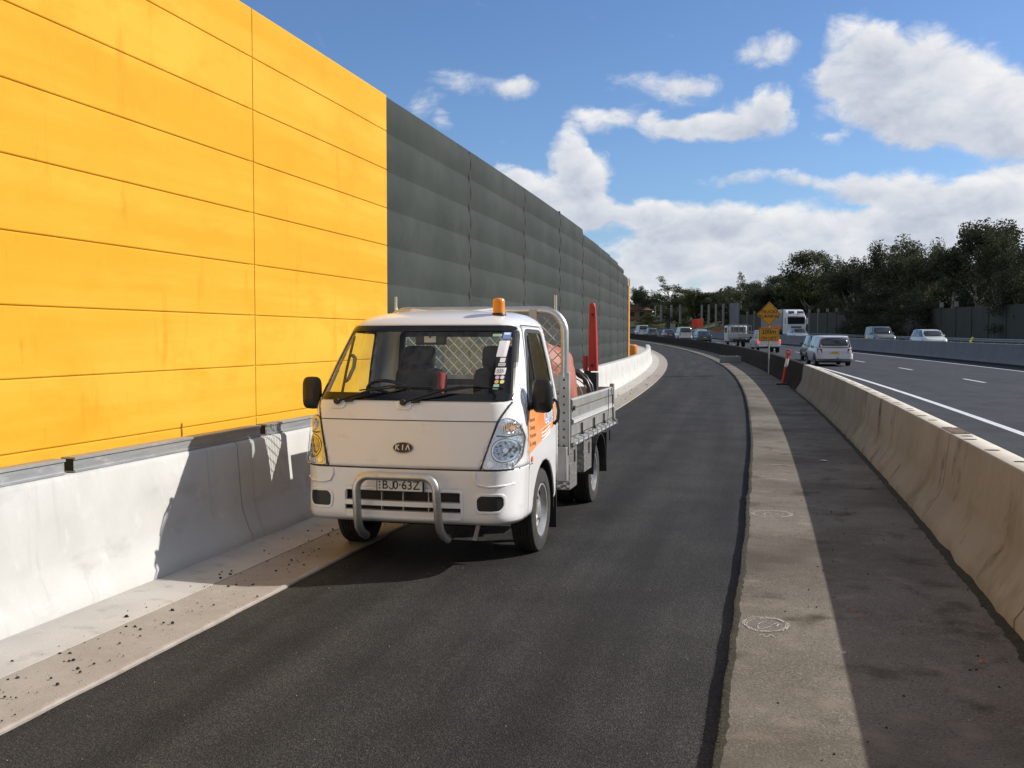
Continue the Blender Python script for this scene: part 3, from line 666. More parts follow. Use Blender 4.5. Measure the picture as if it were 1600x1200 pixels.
def lerp_tab(T, z):
    if z <= T[0][0]: return T[0][1:]
    for a, c in zip(T[:-1], T[1:]):
        if z <= c[0]:
            t = (z - a[0]) / (c[0] - a[0]); return tuple(p + (q - p) * t for p, q in zip(a[1:], c[1:]))
    return T[-1][1:]
def Yf(x, z):
    f, w, a, b, bow = lerp_tab(TB, z); ax = min(abs(x), w * .9999); y = f + bow * (ax / w) ** 2
    if ax > w - a: s_ = (ax - (w - a)) / a; y += b * (1 - math.sqrt(max(0, 1 - s_ * s_)))
    return y
def Xs(y, z):
    f, w, a, b, bow = lerp_tab(TB, z); y0 = f + bow
    if y >= y0 + b: return w
    c_ = 1 - (y - y0 + bow * .25) / b; c_ = max(0, min(1, c_)); return w - a + a * math.sqrt(1 - c_ * c_)
def pf(x, z, off=0):   # point on the front, pushed out along its normal
    e = .004; p = Vector((x, Yf(x, z), z)); dx = (Yf(x + e, z) - Yf(x - e, z)) / (2 * e); dz = (Yf(x, z + e) - Yf(x, z - e)) / (2 * e)
    n = Vector((dx, -1, dz)).normalized(); return p + n * off
def ps(y, z, off=0, sg=1):
    e = .004; x = Xs(y, z); dy = (Xs(y + e, z) - Xs(y - e, z)) / (2 * e); dz = (Xs(y, z + e) - Xs(y, z - e)) / (2 * e)
    n = Vector((1, -dy, -dz)).normalized(); p = Vector((x, y, z)) + n * off; p.x *= sg; return p
def conform(poly, fn, off, step=.03, b=None):
    bm = bmesh.new(); f = bm.faces.new([bm.verts.new((u, v, 0)) for u, v in poly])
    us = [p[0] for p in poly]; vs = [p[1] for p in poly]
    for lo, hi, n in ((min(us), max(us), (1, 0, 0)), (min(vs), max(vs), (0, 1, 0))):
        t = lo + step
        while t < hi - 1e-4:
            bmesh.ops.bisect_plane(bm, geom=bm.verts[:] + bm.edges[:] + bm.faces[:], plane_co=Vector(n) * t, plane_no=n); t += step
    bm.verts.index_update(); vv = [fn(v.co.x, v.co.y, off) for v in bm.verts]; ff = [[v.index for v in f.verts] for f in bm.faces]; bm.free()
    b = b or MB(); b.add(vv, ff); return b
def rpoly(x0, x1, z0, z1, r, n=6):
    P = []
    for cx, cz, a0 in ((x1 - r, z1 - r, 0), (x0 + r, z1 - r, 90), (x0 + r, z0 + r, 180), (x1 - r, z0 + r, 270)):
        for i in range(n + 1):
            a = math.radians(a0 + 90 * i / n); P.append((cx + r * math.cos(a), cz + r * math.sin(a)))
    return P
def round_poly(pts, r, n=5):
    P = []; k = len(pts)
    for i in range(k):
        a, p, c = Vector(pts[i - 1]), Vector(pts[i]), Vector(pts[(i + 1) % k])
        u = (a - p).normalized(); v = (c - p).normalized(); rr = min(r, (a - p).length * .45, (c - p).length * .45)
        A = p + u * rr; B = p + v * rr
        for j in range(n + 1):
            t = j / n; q = A * (1 - t) ** 2 + p * 2 * t * (1 - t) + B * t * t; P.append((q.x, q.y))
    return P
def densify(P, st=.04):
    Q = []
    for i in range(len(P)):
        a, c = Vector(P[i]), Vector(P[(i + 1) % len(P)]); n = max(1, int((c - a).length / st))
        for j in range(n): q = a.lerp(c, j / n); Q.append((q.x, q.y))
    return Q
def shrink(P, d):
    k = len(P); Q = []; A = sum(P[i][0] * P[(i + 1) % k][1] - P[(i + 1) % k][0] * P[i][1] for i in range(k)); sg = 1 if A > 0 else -1
    for i in range(k):
        t = (Vector(P[(i + 1) % k]) - Vector(P[i - 1])); t.normalize(); Q.append((P[i][0] - t.y * d * sg, P[i][1] + t.x * d * sg))
    return Q
def ringband(b, P, d_in, fn, off, n=3):
    P = densify(P); Q = shrink(P, d_in)
    b.grid(lambda i, j: fn(P[i][0] + (Q[i][0] - P[i][0]) * j / n, P[i][1] + (Q[i][1] - P[i][1]) * j / n, off), len(P), n + 1, wrapu=True)
def seam(b, pts, fn, w=.0035, off=.0015, st=.03):
    D = []
    for a, c in zip(pts[:-1], pts[1:]):
        a, c = Vector(a), Vector(c); n = max(1, int((c - a).length / st))
        D += [a.lerp(c, j / n) for j in range(n)]
    D.append(Vector(pts[-1])); k = len(D)
    def g(i, j):
        t = D[min(i + 1, k - 1)] - D[max(i - 1, 0)]; t.normalize(); q = D[i] + Vector((-t.y, t.x)) * (w if j else -w); return fn(q.x, q.y, off)
    b.grid(g, k, 2)
def inpoly(P, x, y):
    r = False; j = len(P) - 1
    for i in range(len(P)):
        if (P[i][1] > y) != (P[j][1] > y) and x < (P[j][0] - P[i][0]) * (y - P[i][1]) / (P[j][1] - P[i][1]) + P[i][0]: r = not r
        j = i
    return r

T = empty('tray_truck', (-2.665, 8.0, 0.0), math.radians(.3)); T.scale = (.975, 1, 1)
tag(T, 'white tray truck with bull bar, orange roof beacon and orange door signage on fresh asphalt', 'truck')
WS = [(-.795, 1.245), (.795, 1.245), (.70, 1.79), (-.70, 1.79)]     # windscreen outline x,z
WSo = round_poly(WS, .07); WSi = shrink(densify(WSo), .028)
DWs = [(-.55, 1.165), (.40, 1.165), (.33, 1.755), (-.165, 1.765)]         # door window outline y,z
DWo = round_poly(DWs, .05)
DR_F, DR_B = -.57, .45

zs = [.30, .33, .36, .39, .42] + [.45 + .03 * i for i in range(10)] + [.745, .762, .79, .82, .85] + [.88 + .03 * i for i in range(8)] + [1.105, 1.13, 1.16, 1.19, 1.22] + [1.245 + .026 * i for i in range(21)] + [1.79, 1.81, 1.83, 1.85, 1.868, 1.885, 1.898, 1.91, 1.918, 1.925]
zs = sorted(set(round(z, 4) for z in zs if z >= .36)); AC, AR = (0.0, .33), .405
def colx(z):
    f, w, a, b, bow = lerp_tab(TB, z); back = lerp_tab(BACK, z)[0]; P = []
    NF = 22
    for i in range(NF): P.append(('f', (w - a) * i / NF))
    for i in range(29):
        t = math.radians(90 * i / 28); x = w - a + a * math.sin(t); P.append(('c', x, f + bow * (x / w) ** 2 + b * (1 - math.cos(t))))
    y0 = f + bow + b; NS = 38
    for i in range(1, NS + 1): P.append(('s', w, y0 + (back - .05 - y0) * i / NS))
    for i in range(1, 5):
        t = math.radians(90 * i / 4); P.append(('k', w - .05 + .05 * math.cos(t), back - .05 + .05 * math.sin(t)))
    for i in range(1, 9): P.append(('b', (w - .05) * (1 - i / 8), back))
    out = []
    for p in P:
        if p[0] == 'f': out.append((p[1], Yf(p[1], z), 'f'))
        else: out.append((p[1], p[2] if len(p) > 2 else back, p[0]))
    return out
rows = [colx(z) for z in zs]; NC_ = len(rows[0])
groups = {'bumper': MB(), 'bonnet': MB(), 'cab_body': MB(), 'door_l': MB(), 'door_r': MB()}
vid = {}
def cabvert(sg, j, i):
    x, y, k = rows[j][i]; z = zs[j]
    if k in 'sc' and z < .80:
        d = Vector((y - AC[0], z - AC[1])); 
        if d.length < AR and d.length > 1e-6: d = d.normalized() * AR; y, z = AC[0] + d.x, AC[1] + d.y; 
        if z < .36: z = .36
    return (x * sg, y, z)
def inarch(j, i):
    x, y, k = rows[j][i]; return k in 'sc' and math.hypot(y - AC[0], zs[j] - AC[1]) < AR
for sg in (1, -1):
    for j in range(len(zs) - 1):
        for i in range(NC_ - 1):
            q = [(j, i), (j, i + 1), (j + 1, i + 1), (j + 1, i)]
            if sum(inarch(*t) for t in q) == 4: continue
            xm = sum(rows[a][c][0] for a, c in q) / 4; ym = sum(rows[a][c][1] for a, c in q) / 4; zm = (zs[j] + zs[j + 1]) / 2; kk = rows[j][i + 1][2]
            if inpoly(WSo, xm, zm) and kk in 'fc' and ym < .1: continue
            if kk in 'sc' and inpoly(DWo, ym, zm) : continue
            if kk == 'b' and abs(xm) < .56 and 1.33 < zm < 1.74: continue
            lampin = .60 + (zm - .76) * .30
            if zm < .755 and (kk in 'fc') and ym < -.42 + .0:
                if abs(xm) < .455 and .405 < zm < .595: continue
                g = 'bumper'
            elif zm < .755 and kk == 's' and ym < DR_F + .05: g = 'bumper'
            elif kk in 'fc' and .755 < zm < 1.235 and abs(xm) < (.60 + (zm - .762) * .31 if zm < 1.1 else .705 + (zm - 1.1) * .52): g = 'bonnet'
            elif kk in 'sc' and DR_F < ym < DR_B and zm < 1.80: g = 'door_l' if sg < 0 else 'door_r'
            else: g = 'cab_body'
            G = groups[g]; ids = []
            for (a, c) in (q if sg > 0 else q[::-1]):
                key = (g, sg if rows[a][c][0] > 1e-6 else 0, a, c)
                if key not in vid: vid[key] = len(G.v); G.v.append(cabvert(sg, a, c))
                ids.append(vid[key])
            G.f.append(ids); G.mi.append(0)
# roof cap
G = groups['cab_body']
zt = zs[-1]; top = [(x, y) for x, y, k in rows[-1]]
capl = [(x, y, zt) for x, y in top] + [(-x, y, zt) for x, y in reversed(top[1:-1])]
n = len(capl); cx_ = (0, .15, zt + .006)
G.add([cx_] + capl, [(0, 1 + i, 1 + (i + 1) % n) for i in range(n)])
def weld(o):
    bm = bmesh.new(); bm.from_mesh(o.data); bmesh.ops.remove_doubles(bm, verts=bm.verts, dist=.0004); bmesh.ops.recalc_face_normals(bm, faces=bm.faces); bm.to_mesh(o.data); bm.free()
    o.data.polygons.foreach_set('use_smooth', [True] * len(o.data.polygons)); o.data.set_sharp_from_angle(angle=math.radians(40)); return o
def outward(o):      # make sure open shells face away from the cab's middle
    bm = bmesh.new(); bm.from_mesh(o.data); c0 = Vector((0, 0, 1.0)); t = sum(f.normal.dot(f.calc_center_median() - c0) * f.calc_area() for f in bm.faces)
    if t < 0: bmesh.ops.reverse_faces(bm, faces=bm.faces)
    bm.to_mesh(o.data); bm.free()
body = weld(groups['cab_body'].build('cab_body', M_paint, T, smooth='all')); outward(body)
bon = weld(groups['bonnet'].build('bonnet', M_paint, T, smooth='all')); outward(bon)
bum = weld(groups['bumper'].build('bumper', M_paint, T, smooth='all')); outward(bum)
drs = []
for g in ('door_l', 'door_r'):
    o = weld(groups[g].build('door', M_paint, T, smooth='all')); outward(o); drs.append(o)
for o in [body, bon, bum] + drs: m = o.modifiers.new('solid', 'SOLIDIFY'); m.thickness = .022; m.offset = -1
# seams
b = MB()
sl = [(.60, .762), (.705, 1.10), (.775, 1.235)]
for sg in (1, -1): seam(b, [(sg * x, z) for x, z in sl], pf, .0065, .0028)
seam(b, [(-.705, 1.10), (.705, 1.10)], pf, .003); seam(b, [(-.61, .757), (.61, .757)], pf, .005)
for sg in (1, -1): seam(b, [(sg * .61, .757), (sg * .845, .757)], pf, .005)
b.build('bonnet_gap', M_gapm, bon)
for sg, o in ((-1, drs[0]), (1, drs[1])):
    fn = lambda u, v, w, sg=sg: ps(u, v, w, sg)
    b = MB(); seam(b, [(DR_F + .04, .72), (DR_F, 1.15), (-.19, 1.80), (.36, 1.79), (.45, 1.15), (.45, .36)], fn, .0035, .0015)
    seam(b, [(-.50, .755), (-.42, .755)], fn, .004, .0015)
    b.build('door_gap', M_gapm, o)
    b = MB(); ringband(b, DWo, .022, fn, .003); ringband(b, shrink(densify(DWo), -.008), .012, fn, .0035); b.build('window_seal', M_trim, o, solid=.008)
    conform(densify(DWo, .08), fn, -.006, .06).build('door_window', M_sglass, o, smooth='all')
    # quarter bar of the door window
    b = MB(); b.tube([fn(-.20, 1.17, -.002), fn(-.165, 1.45, -.002), fn(-.13, 1.72, -.002)], .011, 6); b.build('window_bar', M_trim, o)
    b = MB(); b.tube([fn(.33, .99, .006), fn(.335, 1.03, .04), fn(.34, 1.10, .045), fn(.335, 1.17, .04), fn(.33, 1.20, .006)], .014, 8)
    b.build('door_handle', M_plast, o, smooth=True)
    b = MB(); conform(round_poly([(.30, .97), (.37, .97), (.37, 1.22), (.30, 1.22)], .03), fn, .002, .05, b); b.build('handle_recess', M_white, o)
    # mirror
    mr = MB(); cx, cy, cz = sg * .955, -.50, 1.27
    def mf(i, j):
        a = 2 * PI * i / 20; t = j / 8; r = math.sin(PI * min(max(t, .02), .98)) ** .35
        sx = abs(math.cos(a)) ** .5 * (1 if math.cos(a) > 0 else -1); sz = abs(math.sin(a)) ** .5 * (1 if math.sin(a) > 0 else -1)
        return Vector((cx + .082 * r * sx, cy - .05 + .10 * t, cz + .128 * r * sz))
    mr.grid(mf, 20, 9, wrapu=True); mr.add([mf(i, 0) for i in range(20)], [tuple(range(20))]); mr.add([mf(i, 8) for i in range(20)], [tuple(range(20))])
    mo = mr.build('mirror', M_plast, o, smooth='all')
    b = MB(); b.tube([(sg * .80, -.50, 1.22), (sg * .86, -.51, 1.20), (sg * .90, -.48, 1.21)], .022, 8); b.tube([(sg * .80, -.48, 1.18), (sg * .88, -.48, 1.18)], .016, 8); pieces(b, 'mirror_arm', M_plast, mo)
# side indicator + arches
for sg in (1, -1):
    fn = lambda u, v, w, sg=sg: ps(u, v, w, sg)
    b = MB(); conform([(-.455 + .028 * math.cos(2 * PI * i / 16), .79 + .022 * math.sin(2 * PI * i / 16)) for i in range(16)], fn, .007, .02, b); b.build('side_indicator', mat('indicator', (.8, .16, .05), .3), T, solid=.008)
    b = MB(); b.grid(lambda i, j: Vector((sg * (.845 - .30 * j), AC[0] + (AR + .0) * math.cos(PI * i / 24 * 1.06 - .1), max(.2, AC[1] + AR * math.sin(PI * i / 24 * 1.06 - .1)))), 25, 2); b.build('arch_liner', M_under, T, solid=.01)
    b = MB(); b.box((sg * .75, .455, .42), (.22, .012, .62)); b.build('mud_flap', M_trim, T)
# windscreen
b = MB(); ringband(b, shrink(densify(WSo), -.006), .040, pf, .0035); 
conform([(-.775, 1.252), (.775, 1.252), (.765, 1.292), (-.765, 1.292)], pf, .0038, .03, b)
conform([(-.69, 1.752), (.69, 1.752), (.685, 1.786), (-.685, 1.786)], pf, .0038, .03, b)
b.build('windscreen_surround', M_frit, body, solid=.006)
ws = conform(densify(WSi, .06), pf, -.002, .05).build('windscreen', M_wglass, T, smooth='all')
def sticker(x0, x1, z0, z1, col, r=.004, txt=None, tz=.02, tcol=None):
    b = conform(rpoly(x0, x1, z0, z1, r, 3), pf, .001, .05); o = b.build('sticker', mat('sticker_paper', col, .6), ws)
    if txt:
        t = MB(); 
        add_text(t, txt, tz, lambda x, y, w: pf((x0 + x1) / 2 + x, (z0 + z1) / 2 + y, .0022)); t.build('sticker_text', tcol or M_blk, o)
sticker(.600, .672, 1.560, 1.680, (.72, .72, .76)); sticker(.615, .667, 1.695, 1.745, (.10, .19, .50)); sticker(.535, .607, 1.712, 1.732, (.40, .65, .48))
sticker(.620, .660, 1.725, 1.742, (.62, .66, .78)); sticker(.635, .672, 1.520, 1.553, (.68, .68, .68)); sticker(.630, .680, 1.492, 1.514, (.60, .60, .60), txt='SERVICE', tz=.012)
sticker(.618, .692, 1.430, 1.480, (.70, .70, .70), txt='555', tz=.034)
sticker(.628, .658, 1.398, 1.424, (.74, .48, .62), .012); sticker(.664, .692, 1.398, 1.424, (.68, .56, .78), .012)
sticker(.630, .660, 1.366, 1.393, (.80, .48, .22), .012); sticker(.668, .698, 1.366, 1.393, (.66, .68, .20), .013); sticker(.628, .668, 1.326, 1.362, (.45, .66, .60))
# wipers
for x0, ln, rise in ((-.575, .52, .115), (-.03, .56, .12)):
    b = MB(); p0 = pf(x0, 1.215, .03); b.lathe([(.0, -.02), (.022, -.018), (.026, 0), (.02, .022), (0, .026)], 12, 'y', p0)
    p1 = pf(x0 + ln * .5, 1.215 + rise * .62, .040); p2 = pf(x0 + ln, 1.215 + rise, .022)
    b.tube([p0, p1, p2], [.013, .009, .005], 6); b.tube([pf(x0 + ln * .30, 1.30, .014), pf(x0 + ln * .75, 1.335, .013), pf(min(.70, x0 + ln * 1.42), 1.33, .013)], .006, 6)
    b.tube([pf(x0 + .06, 1.22, .02), pf(x0 + .13, 1.225, .02)], .008, 6)
    b.build('wiper', M_plast, T, smooth=True)
    b = MB(); conform(round_poly([(x0 - .055, 1.175), (x0 + .055, 1.175), (x0 + .075, 1.232), (x0 - .065, 1.232)], .02), pf, .010, .03, b); b.build('wiper_cowl', M_paint, T, solid=.012, bevel=.003)
# badge
b = MB(); e = lambda rx, rz, n=28: [(.0 + rx * math.cos(2 * PI * i / n), .905 + rz * math.sin(2 * PI * i / n)) for i in range(n)]
bd = conform(e(.080, .040), pf, .010, .05).build('badge', M_alu2, T, solid=.012, bevel=.002)
conform(e(.074, .035), pf, .0125, .05).build('badge_field', mat('badge_black', (.012, .013, .03), .25), bd)
b = MB(); add_text(b, 'K', .052, lambda x, y, w: pf(-.043 + x, .904 + y, .0145), bold=.0016); add_text(b, 'I', .052, lambda x, y, w: pf(-.0 + x, .904 + y, .0145), bold=.0016)
add_text(b, '\u039b', .052, lambda x, y, w: pf(.040 + x, .904 + y, .0145), bold=.0016); b.build('badge_letters', mat('badge_silver', (.72, .71, .68), .45), bd)
# head lamps
LP = round_poly([(.612, .765), (.80, .765), (.845, .83), (.850, .98), (.825, 1.08), (.775, 1.118), (.715, 1.112)], .03, 3)
for sg in (1, -1):
    P = [(sg * x, z) for x, z in LP]
    hl = conform(P, pf, .004, .02).build('headlight', M_refl, T, smooth='all')
    conform(densify(P, .03), pf, .030, .025).build('lens', M_lens, hl, smooth='all')
    b = MB(); Pd = densify(P, .03); b.grid(lambda i, j: pf(Pd[i][0], Pd[i][1], .002 + .028 * j), len(Pd), 2, wrapu=True); b.build('lens_edge', M_lens, hl)
    b = MB(); ringband(b, shrink(densify(LP), -.006), .012, lambda u, v, w: pf(sg * u, v, w), .0035); b.build('lamp_gap', M_gapm, hl)
    def disc(name, x, z, r, m, off, ry=1.0):
        q = [(sg * (x + r * math.cos(2 * PI * i / 24)), z + r * ry * math.sin(2 * PI * i / 24)) for i in range(24)]
        return conform(q, pf, off, .02).build(name, m, hl, smooth='all')
    disc('bowl_shadow', .755, .895, .086, M_trim, .006); disc('bowl_rim', .755, .895, .081, M_chr, .009); disc('bowl', .755, .895, .070, mat('bowl', (.42, .45, .50), .12, 1.0, bump=.012, bscale=30, bdetail=0), .012)
    disc('bulb_cap', .755, .895, .016, M_chr, .022); disc('small_lamp', .668, .80, .022, M_chr, .010)
    fl_ = MB()
    for k_ in range(9): xx = .735 + .0125 * k_; fl_.box(pf(sg * xx, 1.05, .010), (.004, .010, .075 - abs(k_ - 4) * .004))
    for k_ in range(7): xx = .64 + .028 * k_; fl_.box(pf(sg * xx, .795, .007), (.003, .008, .03))
    fl_.build('reflector_flutes', M_chr, hl)
    fl_ = MB(); seam(fl_, [(sg * .700, 1.0), (sg * .76, .992), (sg * .842, 1.0)], pf, .004, .012); fl_.build('lamp_divider', M_trim, hl)
    q = [(sg * .745, 1.01), (sg * .835, 1.01), (sg * .82, 1.09), (sg * .765, 1.10)]
    conform(round_poly(q, .015, 3), pf, .011, .02).build('turn_reflector', mat('turn_reflector', (.60, .55, .50), .2, .9, bump=.006, bscale=60, bdetail=0), hl)
    disc('turn_bulb', .785, 1.052, .014, M_bulb, .018)
# bumper furniture
def pb(x, z, off=0): return pf(x, z, off)
b = MB(); b.box((0, -.90, .50), (1.0, .03, .26)); b.build('grille_backing', M_gapm, T)
b = MB()
for z, h in ((.500, .018), (.425, .022)):
    b.grid(lambda i, j: pf(-.465 + .93 * i / 24, z + (-h, -h, h, h)[j], (-.05, .004, .004, -.05)[j]), 25, 4)
pieces(b, 'grille_slat', M_paint, T, smooth=True)
b = MB()
for x in (-.17, .0, .2): b.box((x, -.955, .50), (.008, .03, .19))
pieces(b, 'grille_bar', M_alu2, T)
b = MB(); ringband(b, shrink(densify(round_poly([(-.462, .40), (.462, .40), (.462, .60), (-.462, .60)], .03)), -.012), .020, pf, .006); b.build('grille_rim', M_paint, T, solid=.02, bevel=.003)
for sg in (1, -1):
    P = [(sg * x, z) for x, z in round_poly([(.575, .462), (.735, .462), (.765, .50), (.76, .575), (.60, .578), (.57, .55)], .03)]
    fr = conform(P, pf, .002, .03).build('fog_recess', M_plast, bum)
    b = MB(); ringband(b, [(abs(x), z) for x, z in shrink(densify(P), -.016)], .020, lambda u, v, w: pf(sg * u, v, w), .007); b.build('fog_rim', M_paint, fr, solid=.012, bevel=.003)
    # crease above the fog lamps
    b = MB(); b.tube([pf(sg * .56, .745, .002), pf(sg * .555, .70, .004), pf(sg * .58, .655, .005), pf(sg * .66, .64, .005), pf(sg * .74, .645, .004), pf(sg * .82, .655, .002)], .009, 6); b.build('bumper_crease', M_paint, bum, smooth='all')
b = MB(); b.box((.52, -.80, .28), (.03, .02, .12), (0, .25, 0)); b.build('tow_hook', M_alu2, T)
# number plate
np_ = MB(); np_.box((0, -1.028, .640), (.372, .012, .098)); npo = np_.build('number_plate', M_blk, T, bevel=.003)
MB().box((0, -1.0355, .640), (.352, .004, .080)).build('plate_face', M_plate_w, npo)
b = MB(); f_ = lambda cx: (lambda x, y, w: Vector((cx + x, -1.0385, .640 + y)))
add_text(b, 'B', .088, f_(-.115), bold=.0008); add_text(b, '0\u00b763Z', .088, f_(.052), bold=.0008)
b.add([Vector((-.070 + x, -1.0385, .640 + z)) for x, z in ((.014, .031), (.022, .031), (.022, -.014), (.014, -.014), (.018, -.026), (.011, -.020), (.005, -.032), (.004, -.0235), (-.009, -.025), (-.003, -.0185), (-.014, -.012), (-.0065, -.012))], [(0, 1, 2, 3), (2, 4, 5, 3), (4, 6, 7, 5), (6, 8, 9, 7), (8, 10, 11, 9)])
for k_ in range(3): b.box((-.158, -1.0385, .618 + .022 * k_), (.010, .001, .012))
b.build('plate_letters', M_blk, npo)
MB().box((0, -1.0, .70), (.30, .06, .015)).build('plate_bracket', M_paint, T)
# bull bar
pts = []
def arc(cx, cz, r, a0, a1, n=7): return [(cx + r * math.cos(math.radians(a0 + (a1 - a0) * i / n)), cz + r * math.sin(math.radians(a0 + (a1 - a0) * i / n))) for i in range(n + 1)]
cen = .0
side = arc(.31 - .10, .715 - .10, .10, 0, 90)
right = [(.325, -.90, .24), (.322, -.98, .275), (.318, -1.05, .33), (.315, -1.085, .41), (.312, -1.10, .52)] + [(x, -1.115, z) for x, z in side]
left = [(-x, y, z) for x, y, z in right][::-1]
b = MB(); b.tube([(x + cen, y, z) for x, y, z in right + left], .0315, 14); bb = b.build('bull_bar', M_alu, T, smooth=True)
# beacon
b = MB(); bx, by, bz = .50, -.10, 1.868
bo = MB().lathe([(.0, 0), (.062, 0), (.062, .012), (.055, .03), (0, .03)], 20, 'z', (bx, by, bz)).build('beacon', M_plast, T, smooth=True)
prof = [(.048, .028)]
for i in range(9): prof += [(.050, .032 + i * .011), (.047, .0375 + i * .011)]
prof += [(.046, .135), (.035, .146), (0, .150)]
MB().lathe(prof, 24, 'z', (bx, by, bz)).build('beacon_dome', M_amber, bo, smooth='all')
# door signage (flat film on the visible door)
dr = drs[1]; fn = lambda u, v, w: ps(u, v, w, 1)
M_org = mat('orange_film', (.80, .27, .07), .35, var=(.84, .36, .15), vscale=4, extra=[((.78, .17, .035), 3.0, (1, 1, 1), .5, .7)])
sgn = conform([(-.55, .83), (.30, .97), (.41, 1.01), (.43, 1.158), (-.55, 1.158)], fn, .0022, .05).build('door_sign', M_org, dr)
b = MB()
for i, t in enumerate(('Removal', 'Cleaning', 'Protection', '& Coating')):
    z = 1.085 - i * .060; add_text(b, t, .048, lambda x, y, w: fn(-.515 + x, z + y, .0034), align='LEFT')
b.build('sign_words', mat('brown_ink', (.10, .03, .02), .6), sgn)
b = MB(); add_text(b, 'Coat', .15, lambda x, y, w: fn(.14 + x, 1.075 + y, .0034), bold=.012); b.build('sign_outline', M_white, sgn)
b = MB(); add_text(b, 'Coat', .15, lambda x, y, w: fn(.14 + x, 1.075 + y, .0046), bold=.001); b.build('sign_title', mat('sky_blue_ink', (.22, .45, .80), .5), sgn)
b = MB(); add_text(b, 'Graffiti', .058, lambda x, y, w: fn(.06 + x, 1.135 + y, .0046), bold=.002); 
for i in range(3):
    seam(b, [(-.12, .955 - i * .028 + .0), (.02, .962 - i * .026), (.20, .99 - i * .024)], fn, .007, .0034)
ringband(b, densify(round_poly([(-.16, .885), (.24, .955), (.25, 1.02), (-.15, .985)], .03)), .006, fn, .0034)
b.build('sign_small_print', M_white, sgn)
# ---- interior
b = MB(); b.grid(lambda i, j: Vector((-.76 + 1.52 * i / 12, (-.60, -.42, -.33, -.30)[j] - .0, (1.20, 1.215, 1.18, .85)[j] + (.05 * math.exp(-((i - 3) / 1.6) ** 2) if 0 < j < 3 else 0))), 13, 4); b.build('dashboard', M_dash, T, smooth=True, solid=.03)
MB().box((0, -.05, .62), (1.6, 1.05, .05)).build('cab_floor', M_trim, T)
sw = MB(); cs = Vector((-.36, -.30, 1.26)); tilt = Matrix.Rotation(math.radians(-35), 3, 'X')
sw.tube([cs + tilt @ Vector((.19 * math.cos(2 * PI * i / 28), .19 * math.sin(2 * PI * i / 28), 0)) for i in range(28)], .014, 8, closed=True)
for a in (0, 120, 240): sw.tube([cs, cs + tilt @ Vector((.19 * math.cos(math.radians(a + 90)), .19 * math.sin(math.radians(a + 90)), 0))], .014, 6)
sw.tube([cs, cs + Vector((0, -.22, -.25))], .03, 8); sw.build('steering_wheel', M_plast, T, smooth='all')
for x in (-.36, .36):
    so_ = MB().box((x, .02, .86), (.50, .50, .16)).build('seat', M_seat, T, bevel=.05)
    MB().box((x, .36, 1.17), (.44, .14, .56), (-.18, 0, 0)).build('seat_back', M_seat, so_, bevel=.06)
    MB().box((x, .40, 1.535), (.29, .11, .20), (-.1, 0, 0)).build('head_rest', M_seat, so_, bevel=.045)
    for sx in ((.22,) if x < 0 else ()): MB().box((x + sx, .33, 1.17), (.05, .16, .48), (-.18, 0, 0)).build('side_bolster', M_red, so_, bevel=.02)
b = MB(); b.box((0, -.33, 1.685), (.26, .03, .075)); b.build('cabin_mirror', M_plast, T, bevel=.012); MB().tube([(0, -.34, 1.70), (0, -.40, 1.765)], .012, 6).build('mirror_stem', M_plast, T)
b = MB(); b.box((-.0, -.352, 1.69), (.10, .006, .05)); b.build('mirror_glass', M_white, T, bevel=.005)
b = MB(); b.tube([(-.70, -.42, 1.36), (-.665, -.44, 1.38), (-.645, -.38, 1.47), (-.655, -.33, 1.54), (-.69, -.30, 1.56)], .016, 8); b.build('grab_handle', M_inner, T, smooth='all')
bk = MB(); ringband(bk, densify(round_poly([(-.60, 1.30), (.60, 1.30), (.57, 1.76), (-.57, 1.76)], .06)), .05, lambda u, v, w: Vector((u, .50 + w, v)), 0); bk.build('rear_window_frame', M_trim, T, solid=.03)
b = MB(); b.grid(lambda i, j: Vector((-.56 + 1.12 * i, .515, 1.32 + .44 * j)), 2, 2); b.build('rear_window', M_sglass, T)
